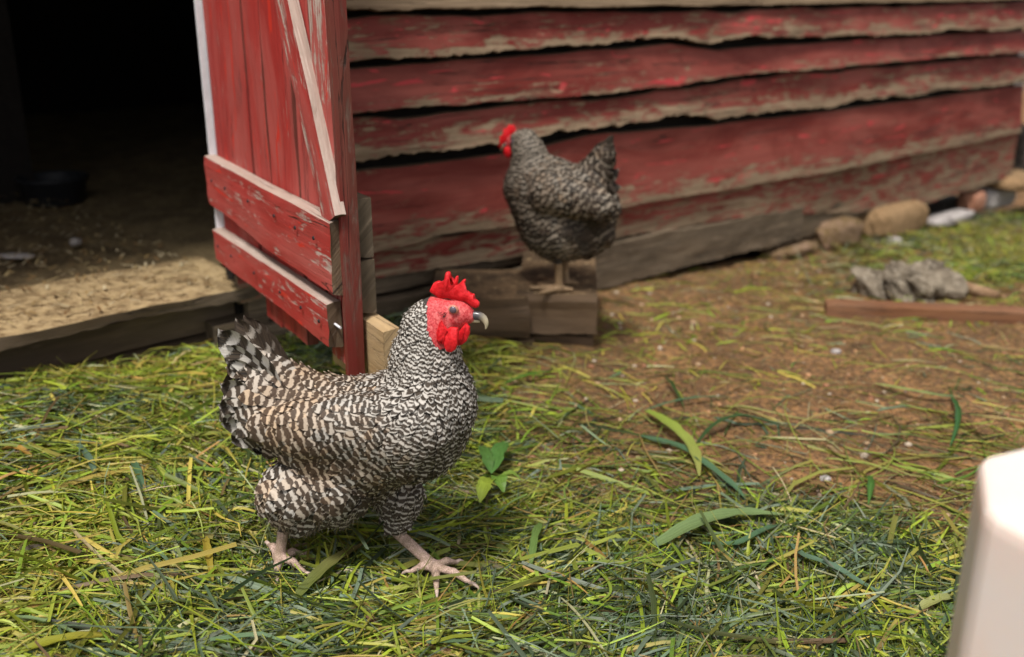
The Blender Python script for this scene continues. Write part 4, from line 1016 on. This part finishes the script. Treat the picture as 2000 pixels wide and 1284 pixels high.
# ------------------------------------------------------------------ cut grass
def grass_mat(name='cut_grass_blade'):
    t = NT(name); c = t.attr('tint', 'Color')
    v = t.coord('UV', (1, 1, 1)); n = t.noise(t.coord('UV', (60, 2.5, 1)), 1.0, 3, .6)
    c2 = t.new('ShaderNodeHueSaturation'); c2.inputs['Value'].default_value = .62; t.l.new(c, c2.inputs['Color'])
    sp = t.noise(t.coord('UV', (40, 30, 1)), 1.0, 3, .7)
    cc = t.mix(t.step(n, .35, .65), c, c2.outputs[0]); cc = t.mix(t.step(sp, .60, .72, 0, .5), cc, (.20, .13, .05)); t.col(cc); t.rough(.5); t.b.inputs['Specular IOR Level'].default_value = .35
    tr = t.new('ShaderNodeBsdfTranslucent'); t.l.new(cc, tr.inputs[0]); mx = t.new('ShaderNodeMixShader'); mx.inputs[0].default_value = .22
    out = t.n['Material Output']; t.l.new(t.b.outputs[0], mx.inputs[1]); t.l.new(tr.outputs[0], mx.inputs[2]); t.l.new(mx.outputs[0], out.inputs[0])
    return t.m
M['grass'] = grass_mat()
PAL = np.array([(.34, .41, .035), (.19, .29, .028), (.11, .18, .022), (.22, .225, .04), (.105, .155, .085), (.21, .27, .18), (.035, .060, .016), (.065, .090, .026), (.50, .42, .085), (.38, .24, .07), (.52, .50, .28), (.38, .47, .07), (.17, .115, .05)])
def ribbons(name, x, y, ang, ln, wd, kap, lay, amp, slope, twist, tint, tint2, seg=7, label=None, cat=None, taper=None):
    n = len(x); t = np.linspace(0, 1, seg)
    a = ang[:, None]+kap[:, None]*(t-.5)[None]*ln[:, None]
    kink = RNG.uniform(0, 1, n) < .14; ks = RNG.uniform(-1.2, 1.2, n)*kink; kp = RNG.uniform(.3, .7, n)
    a = a+ks[:, None]*(t[None] > kp[:, None])
    dx = np.cos(a)*ln[:, None]/(seg-1); dy = np.sin(a)*ln[:, None]/(seg-1)
    X = x[:, None]+np.cumsum(dx, 1)-dx*(seg/2); Y = y[:, None]+np.cumsum(dy, 1)-dy*(seg/2)
    G = ground_h(X.ravel(), Y.ravel()).reshape(X.shape); s_, n_ = sn(X, Y)
    push = np.where(n_ < .012, .012-n_, 0); X = X+WN[0]*push; Y = Y+WN[1]*push
    Z = G+lay[:, None]+amp[:, None]*np.sin(math.pi*t)[None]+slope[:, None]*(t-.5)[None]*ln[:, None]
    Z = np.maximum(Z, G+.0012)
    tw = twist[:, None]+RNG.uniform(-.9, .9, n)[:, None]*t[None]
    if taper is None: taper = RNG.uniform(0, 1, n)
    pw = 1-taper[:, None]*(t[None]**2.2)*.92; pw[:, 0] *= .75
    hw = .5*wd[:, None]*pw
    nxv, nyv = -np.sin(a), np.cos(a); cz, sz = np.cos(tw), np.sin(tw)
    A_ = np.stack([X+nxv*hw*cz, Y+nyv*hw*cz, Z+hw*sz], -1); B_ = np.stack([X-nxv*hw*cz, Y-nyv*hw*cz, Z-hw*sz], -1)
    C_ = np.stack([X, Y, Z-hw*.35*np.abs(cz)], -1)
    V = np.stack([A_, C_, B_], 2).reshape(-1, 3)
    I = np.arange(n*seg*3).reshape(n, seg, 3)
    F = np.stack([I[:, :-1, :-1], I[:, 1:, :-1], I[:, 1:, 1:], I[:, :-1, 1:]], -1).reshape(-1, 4)
    TC = tint[:, None]*(1-t[None, :, None]**2)+tint2[:, None]*(t[None, :, None]**2); TC = np.repeat(TC[:, :, None], 3, 2).reshape(-1, 3)
    off = RNG.uniform(0, 50, n)
    U = np.stack([np.broadcast_to(np.array([0, .5, 1.])[None, None], (n, seg, 3))*.35+off[:, None, None], np.broadcast_to(t[None, :, None], (n, seg, 3))], -1).reshape(-1, 2)
    o = mesh_obj(name, V, F, [M['grass']], smooth=True, uv=U, attrs={'tint': TC})
    return o
def pick_tints(x, y, n, dry=0.):
    pa = fbm(x*3.2, y*3.2, 71, 3); pb = fbm(x*4+9, y*4, 81, 3)
    w = np.tile(np.array([.20, .13, .09, .14, .08, .10, .08, .05, .13, .03, .06, .13, .05]), (n, 1))
    hot = np.clip(pa*2.2, -1, 1)[:, None]; cool = np.clip(pb*2.2, -1, 1)[:, None]
    w = w*np.exp(hot*np.array([1.2, .6, 0, .3, -1, -.6, -1, -1, 1.4, 1.2, .3, 1.3, 0])+cool*np.array([-.5, 0, .3, 0, 1.3, 1.2, .8, .9, -.8, -.8, 0, -.5, 0]))
    w = w*np.exp(dry*np.array([.2, .0, -.5, .6, -.5, -.5, -1, -.5, .9, .5, .6, .2, .8])); w /= w.sum(1, keepdims=True)
    c = (w.cumsum(1) < RNG.uniform(0, 1, n)[:, None]).sum(1).clip(0, 12)
    k = PAL[c]*1.08*RNG.uniform(.66, 1.3, (n, 1))*RNG.uniform(.9, 1.1, (n, 3))
    j = (w.cumsum(1) < RNG.uniform(0, 1, n)[:, None]).sum(1).clip(0, 12)
    k2 = np.where((RNG.uniform(0, 1, n) < .35)[:, None], PAL[j], k)
    return k, k2
def scatter(n, x0, x1, y0, y1, power=1.0, lim=None):
    x = RNG.uniform(x0, x1, n); y = RNG.uniform(y0, y1, n)
    keep = RNG.uniform(0, 1, n) < hay_density(x, y)**power
    keep &= np.abs(x) < .62*y+.42                # what the lens and its neighbourhood can see
    # keep clear of the step's timbers
    keep &= ~((x > -.18) & (x < .195) & (y > 2.08) & (y < 2.6))
    return x[keep], y[keep]
def cut_grass():
    # broad leaves and stems close to the lens
    x, y = scatter(84000, -1.35, 1.15, .86, 1.75); n = len(x); u = lambda a, b: RNG.uniform(a, b, n)
    c, c2 = pick_tints(x, y, n); big = RNG.uniform(0, 1, n)
    D = hay_density(x, y); thin = RNG.uniform(0, 1, n) < .52
    wd = np.where(thin, u(.0010, .0025), u(.0026, .0062)); wd = np.where(big > .985, u(.006, .0095), wd); c = c*np.where(big > .985, .72, 1.)[:, None]; c2 = c2*np.where(big > .985, .8, 1.)[:, None]
    ln = u(.04, .17)*np.where(thin, 1.15, 1); ln = np.where(big > .95, u(.14, .30), ln)
    flow = .35*vnoise(x*2.4, y*2.4, 91)*6.28+.1
    ang = np.where(RNG.uniform(0, 1, n) < .6, flow+RNG.normal(0, .6, n), u(0, 6.2832))
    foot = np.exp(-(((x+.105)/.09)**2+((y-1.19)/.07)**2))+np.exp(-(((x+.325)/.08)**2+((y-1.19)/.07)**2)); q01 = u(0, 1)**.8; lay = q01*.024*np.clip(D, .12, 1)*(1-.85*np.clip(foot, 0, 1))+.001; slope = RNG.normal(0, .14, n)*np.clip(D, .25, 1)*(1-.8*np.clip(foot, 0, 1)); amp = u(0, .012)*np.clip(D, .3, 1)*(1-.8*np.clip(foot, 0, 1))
    up = (RNG.uniform(0, 1, n) < .02) & (foot < .3); slope = np.where(up, u(.2, .55), slope)
    depth = q01                           # shade inside the mat, put into the colour of lower blades
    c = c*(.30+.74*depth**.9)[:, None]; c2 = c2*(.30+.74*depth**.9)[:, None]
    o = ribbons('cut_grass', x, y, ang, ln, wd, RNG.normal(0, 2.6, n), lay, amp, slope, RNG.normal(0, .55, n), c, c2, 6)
    tag(o, 'thick layer of freshly cut green and yellow grass', 'grass', kind='stuff')
    x, y = scatter(64000, -1.7, 1.7, 1.72, 3.1); n = len(x); u = lambda a, b: RNG.uniform(a, b, n)
    c, c2 = pick_tints(x, y, n, .35); D = hay_density(x, y); thin = RNG.uniform(0, 1, n) < .6
    o = ribbons('cut_grass', x, y, u(0, 6.2832), u(.03, .12), np.where(thin, u(.0012, .0028), u(.0028, .006)), RNG.normal(0, 3, n), u(0, 1)*.03*np.clip(D, .08, 1)+.001, u(0, .014)*np.clip(D, .3, 1), RNG.normal(0, .14, n)*np.clip(D, .2, 1), RNG.normal(0, .5, n), c, c2, 5)
    tag(o, 'thinner cuttings strewn towards the barn wall', 'grass', kind='stuff')
    x, y = scatter(42000, .7, 3.4, 2.5, 4.8); n = len(x); u = lambda a, b: RNG.uniform(a, b, n)
    c, c2 = pick_tints(x, y, n, .7); c = c*.8; c2 = c2*.8
    o = ribbons('short_grass', x, y, u(0, 6.2832), u(.03, .09), u(.002, .005), RNG.normal(0, 6, n), u(0, .02), u(0, .01), RNG.normal(0, .35, n), RNG.normal(0, .6, n), c, c2, 4)
    tag(o, 'short pale green grass along the far end of the wall', 'grass', kind='stuff')
    # long thin straws lying over the bare dirt
    n0 = 1500; x = RNG.uniform(-.15, 1.5, n0); y = RNG.uniform(1.35, 2.75, n0)
    k = RNG.uniform(0, 1, n0) < .14+.6*(1-sm(1.4, 1.9, y))
    s_, n_ = sn(x, y); k &= (n_ > .03) & ~((x > -.18) & (x < .2) & (y > 2.06) & (y < 2.6)); x, y = x[k], y[k]; n = len(x); u = lambda a, b: RNG.uniform(a, b, n)
    pc = np.array([(.34, .36, .06), (.28, .34, .05), (.42, .36, .12), (.16, .24, .04), (.30, .20, .07)])[RNG.integers(0, 5, n)]*u(.8, 1.15)[:, None]
    o = ribbons('grass_stems', x, y, np.where(u(0, 1) < .6, RNG.normal(0, .5, n), u(0, 6.28)), u(.06, .24), u(.0016, .0034), RNG.normal(0, 4, n), u(.001, .006), u(0, .012), RNG.normal(0, .03, n), RNG.normal(0, .4, n), pc, pc*.9, 9)
    tag(o, 'long yellow green stems scattered over the brown dirt', 'grass', kind='stuff')
    # short chaff
    n = 42000; x = RNG.uniform(-1.2, 2.0, n); y = RNG.uniform(1.25, 3.2, n); s_, n_ = sn(x, y); k = (n_ > .02) & (np.abs(x) < .62*y+.3) & ~((x > -.18) & (x < .2) & (y > 2.06) & (y < 2.6)); x, y = x[k], y[k]; n = len(x)
    u = lambda a, b: RNG.uniform(a, b, n)
    pc = np.array([(.34, .24, .10), (.46, .34, .17), (.22, .22, .05), (.13, .08, .04), (.30, .17, .06), (.10, .06, .03)])[RNG.integers(0, 6, n)]*u(.7, 1.2)[:, None]
    o = ribbons('chaff', x, y, u(0, 6.28), u(.004, .022), u(.0008, .0028), u(-20, 20), u(.0008, .003), u(0, .002), RNG.normal(0, .1, n), RNG.normal(0, .5, n), pc, pc, 3)
    tag(o, 'short dry chaff strewn over the dirt', 'chaff', kind='stuff')
cut_grass()

def litter_inside():
    n = 9000; x = RNG.uniform(-2.6, -.5, n); y = RNG.uniform(1.7, 4.2, n); s_, n_ = sn(x, y)
    k = (n_ < .015) & (s_ < -1.09) & (s_ > -2.6); x, y, n_ = x[k], y[k], n_[k]; n = len(x); u = lambda a, b: RNG.uniform(a, b, n)
    seg = 3; t = np.linspace(-.5, .5, seg); a = u(0, 6.28); L = u(.008, .026)
    X = x[:, None]+np.cos(a)[:, None]*L[:, None]*t; Y = y[:, None]+np.sin(a)[:, None]*L[:, None]*t
    Z = np.where(n_ > -.25, .2035, .205)[:, None]+u(0, .004)[:, None]+.002*np.sin(t*3)[None]
    hw = u(.0008, .003)[:, None]; P = np.stack([X-np.sin(a)[:, None]*hw, Y+np.cos(a)[:, None]*hw, Z], -1); Q = np.stack([X+np.sin(a)[:, None]*hw, Y-np.cos(a)[:, None]*hw, Z], -1)
    V = np.stack([P, Q], 2).reshape(-1, 3); I = np.arange(n*seg*2).reshape(n, seg, 2)
    F = np.stack([I[:, :-1, 0], I[:, 1:, 0], I[:, 1:, 1], I[:, :-1, 1]], -1).reshape(-1, 4)
    c = np.array([(.50, .38, .19), (.36, .24, .10), (.24, .14, .06), (.60, .50, .32)])[RNG.integers(0, 4, n)]*u(.7, 1.1)[:, None]
    o = mesh_obj('straw_litter', V, F, [M['grass']], uv=np.zeros((len(V), 2)), attrs={'tint': np.repeat(c, seg*2, 0)})
    tag(o, 'crumbled straw litter on the threshold and barn floor', 'straw', kind='stuff')
litter_inside()

def pebbles():
    import bmesh
    bm = bmesh.new(); bmesh.ops.create_icosphere(bm, subdivisions=1, radius=1); P = np.array([v.co[:] for v in bm.verts]); Fi = np.array([[v.index for v in f.verts] for f in bm.faces]); bm.free()
    n = 6000; x = RNG.uniform(-.3, 2.4, n); y = RNG.uniform(1.35, 4.0, n); s_, n_ = sn(x, y); k = (n_ > .01) & ~((x > -.18) & (x < .2) & (y > 2.06) & (y < 2.6)); x, y = x[k], y[k]; n = len(x)
    r = .0010+.0075*RNG.uniform(0, 1, n)**7
    sc = RNG.uniform(.6, 1.3, (n, 1, 3)); J = RNG.uniform(.8, 1.2, (n, len(P), 1))
    V = P[None]*J*sc*r[:, None, None]; V[:, :, 2] *= .7; V += np.stack([x, y, ground_h(x, y)+r*.25], -1)[:, None]
    F = (Fi[None]+np.arange(n)[:, None, None]*len(P)).reshape(-1, 3)
    c = np.array([(.36, .24, .14), (.42, .22, .11), (.20, .14, .10), (.40, .32, .24), (.28, .13, .07)])[RNG.integers(0, 5, n)]
    o = mesh_obj('grit', V.reshape(-1, 3), F, [M['pebble']], smooth=True, uv=np.zeros((n*len(P), 2)), attrs={'tint': np.repeat(c, len(P), 0)})
    tag(o, 'small grit and pebbles pressed into the dirt', 'gravel', kind='stuff')
t = NT('pebble_mix'); t.col(t.attr('tint', 'Color')); t.rough(.8); M['pebble'] = t.m
pebbles()
for px, py, r, lab in ((1745, 476, .022, 'whitish pebble in the pale grass right of the orange tan stone'), (1372, 1043, .0, ''), (1632, 690, .009, 'small pale pebble on bare dirt in front of the brown strip'), (1640, 660, .006, ''),
                       (1612, 938, .007, 'bluish grey pebble on the bare dirt patch near the white container'), (1600, 1040, .008, 'small orange brown pebble at the edge of the cut grass')):
    if lab:
        p = on_g(px, py); m = 'stone_grey' if 'whit' in lab or 'pale p' in lab or 'bluish' in lab else 'stone_red'
        tag(blob('pebble', p+np.array([0, 0, r*.4]), (r*1.3, r, r*.7), M[m], int(px), .15, 3), lab, 'pebble')

# ---- single leaves and stems that stand out
def leaf(pts, wd, col, label, up=.022, name='grass_leaf', col2=None, cat='leaf', fold=.35, tip=.15, lift=.01, parent=None, base=.5, kind=None):
    P = [on_g(x, y, up) for x, y in pts]; P = np.array(P); n = 18
    cum = np.r_[0, np.cumsum(np.linalg.norm(np.diff(P, axis=0), axis=1))]; s = np.linspace(0, cum[-1], n)
    Q = np.stack([np.interp(s, cum, P[:, i]) for i in range(3)], -1)
    for _ in range(3): Q[1:-1] = (Q[:-2]+2*Q[1:-1]+Q[2:])/4
    t = s/cum[-1]; Q[:, 2] += lift*np.sin(math.pi*t)
    T = np.gradient(Q, axis=0); T /= np.linalg.norm(T, axis=1, keepdims=True)
    sd = np.cross(T, [0, 0, 1.]); sd /= np.linalg.norm(sd, axis=1, keepdims=True)
    wd = wd*1.08; col = tuple(.85*k for k in col); col2 = tuple(.85*k for k in col2) if col2 else None; w = wd*.5*(1+.16*np.sin(t*23+pts[0][0])*np.sin(t*9+pts[0][1]))*np.minimum(1, base+(1-base)*t/.2)*np.where(t > .6, 1-(1-tip)*((t-.6)/.4)**1.6, 1)
    V = []; U = []
    for i in range(n):
        for k_, q in enumerate((-1, -.5, 0, .5, 1)):
            V.append(Q[i]+sd[i]*w[i]*q*math.cos(fold*.8)+np.array([0, 0, 1])*w[i]*(abs(q)*fold+.08*math.sin(i*1.7+q*2))-Q[0]); U.append((q*.2, t[i]))
    I = np.arange(n*5).reshape(n, 5); F = np.stack([I[:-1, :-1], I[:-1, 1:], I[1:, 1:], I[1:, :-1]], -1).reshape(-1, 4)
    c = np.array(col); c2 = np.array(col2 if col2 else col); TC = c[None]*(1-t[:, None]**1.5)+c2[None]*t[:, None]**1.5
    o = mesh_obj(name, V, F, [M['grass']], parent, smooth=True, uv=U, attrs={'tint': np.repeat(TC, 5, 0)})
    o.location = tuple(Q[0]-(np.array(parent.location) if parent else 0))
    if label: tag(o, label, cat)
    return o
LIME, GRN, TEAL, DKT, YEL, PALE, BRN = (.34, .46, .07), (.12, .24, .03), (.10, .20, .10), (.045, .10, .026), (.46, .38, .06), (.44, .48, .22), (.32, .20, .07)
leaf([(1262, 802), (1300, 832), (1345, 872), (1362, 900), (1366, 930)], .021, LIME, 'broad lime green leaf sheath lying across the bare dirt', .012, col2=(.36, .36, .10))
leaf([(1250, 852), (1330, 880), (1385, 922), (1440, 960), (1465, 985)], .014, TEAL, 'wide blue green leaf passing beneath the lime green sheath', .006)
leaf([(1362, 866), (1395, 842), (1450, 828), (1500, 836), (1552, 838)], .010, DKT, 'dark twisted leaf arching to the right of the lime green sheath', .006, lift=.018, fold=.7)
leaf([(1264, 800), (1320, 791), (1375, 784), (1430, 776)], .0065, TEAL, 'narrow blue green leaf lying level above the lime green sheath', .006)
leaf([(1298, 738), (1318, 772), (1338, 800)], .008, DKT, 'short dark leaf standing on the dirt above the lime green sheath', .008, fold=.8)
leaf([(1708, 750), (1760, 768), (1830, 782), (1882, 776)], .011, (.40, .48, .14), 'pale thick stalk lying on the dirt towards the right edge', .006, col2=TEAL, name='grass_stalk', cat='stalk')
leaf([(1858, 778), (1870, 810), (1868, 845), (1856, 872)], .012, (.06, .17, .05), 'dark green leaf bent down from the pale thick stalk', .008, fold=.8)
leaf([(983, 751), (1030, 743), (1082, 727)], .011, GRN, 'short green leaf lying just right of the front hen\'s breast', .010)
leaf([(1280, 1066), (1360, 1032), (1440, 1012), (1532, 1006)], .026, (.22, .32, .12), 'broadest pale green leaf where the cut grass meets the dirt', .026)
leaf([(1372, 1062), (1440, 1075), (1500, 1040), (1530, 1022)], .010, TEAL, 'curved blue green leaf below the broadest pale green leaf', .026)
leaf([(1545, 1062), (1565, 1098), (1620, 1118), (1680, 1150), (1742, 1170)], .011, (.14, .24, .15), 'long blue green blade curling towards the white container', .026, lift=.012)
leaf([(575, 1172), (640, 1118), (715, 1062)], .017, (.18, .22, .05), 'wide olive leaf between the feet of the front hen', .026, col2=(.26, .20, .08))
leaf([(30, 1278), (120, 1264), (232, 1244)], .015, (.34, .36, .03), 'broad yellow green blade in the bottom left corner', .026, col2=YEL)
leaf([(400, 1048), (408, 1095), (416, 1138)], .010, (.44, .34, .05), 'upright yellowing leaf left of the front hen\'s rear foot', .026, fold=.5)
leaf([(256, 898), (272, 935), (284, 968)], .010, TEAL, 'blue green leaf pointing down in the grass left of the front hen', .026)
leaf([(148, 865), (178, 910), (198, 962)], .009, (.13, .21, .14), 'greyish green leaf slanting down near the left edge', .026)
leaf([(1056, 1022), (1044, 1060), (1036, 1112)], .011, (.17, .28, .07), 'upright green leaf right of the front hen\'s forward foot', .026)
leaf([(1690, 932), (1700, 955), (1696, 986)], .013, (.10, .24, .05), 'small crumpled green leaf on the bare patch near the white container', .008, fold=.9)
leaf([(1788, 1194), (1830, 1184), (1874, 1172)], .014, (.40, .42, .14), 'fat pale stem touching the white container\'s left side', .026, name='grass_stalk', cat='stalk', tip=.8)
leaf([(125, 1003), (148, 1053), (200, 1104), (275, 1151)], .0045, (.52, .42, .22), 'bent tan straw lying on the grass at lower left', .026, name='straw', cat='straw', tip=.8)
leaf([(1092, 1165), (1130, 1215), (1190, 1290)], .0036, (.50, .48, .26), 'straight whitish straw running off the bottom edge', .026, name='straw', cat='straw', tip=.8)
leaf([(0, 1205), (70, 1222), (170, 1248)], .0050, (.22, .32, .14), 'straight green stem in the lower left corner above the yellow green blade', .026, name='grass_stalk', cat='stalk', tip=.7)
leaf([(1150, 1100), (1190, 1150), (1196, 1175), (1130, 1200)], .0036, (.28, .38, .05), 'thin green stem bent into a hook at bottom centre', .026, name='grass_stalk', cat='stalk', tip=.6)
leaf([(0, 880), (30, 885), (68, 897)], .011, (.52, .30, .06), 'short orange yellow leaf at the left edge', .026)
leaf([(1780, 1130), (1700, 1140), (1640, 1150)], .0045, (.34, .36, .08), 'yellow green stem reaching left from the white container', .026, name='grass_stalk', cat='stalk', tip=.8)
pl = on_g(965, 925, .01); weed = tag(empty('leafy_weed', tuple(pl)), 'torn weed with soft broad light green leaves right of the front hen', 'weed')
for pts, wd, c in (([(962, 935), (948, 955), (938, 982)], .022, (.34, .44, .05)), ([(968, 932), (976, 950), (984, 962)], .022, (.16, .30, .04)), ([(960, 925), (976, 890), (990, 862)], .024, (.10, .24, .05)),
                   ([(958, 922), (948, 895), (936, 872)], .018, (.09, .20, .04)), ([(970, 940), (1000, 935), (1020, 940)], .012, (.22, .34, .05))):
    leaf(pts, wd, c, None, .030, 'leaf', tip=.1, parent=weed, base=.15, fold=.3)
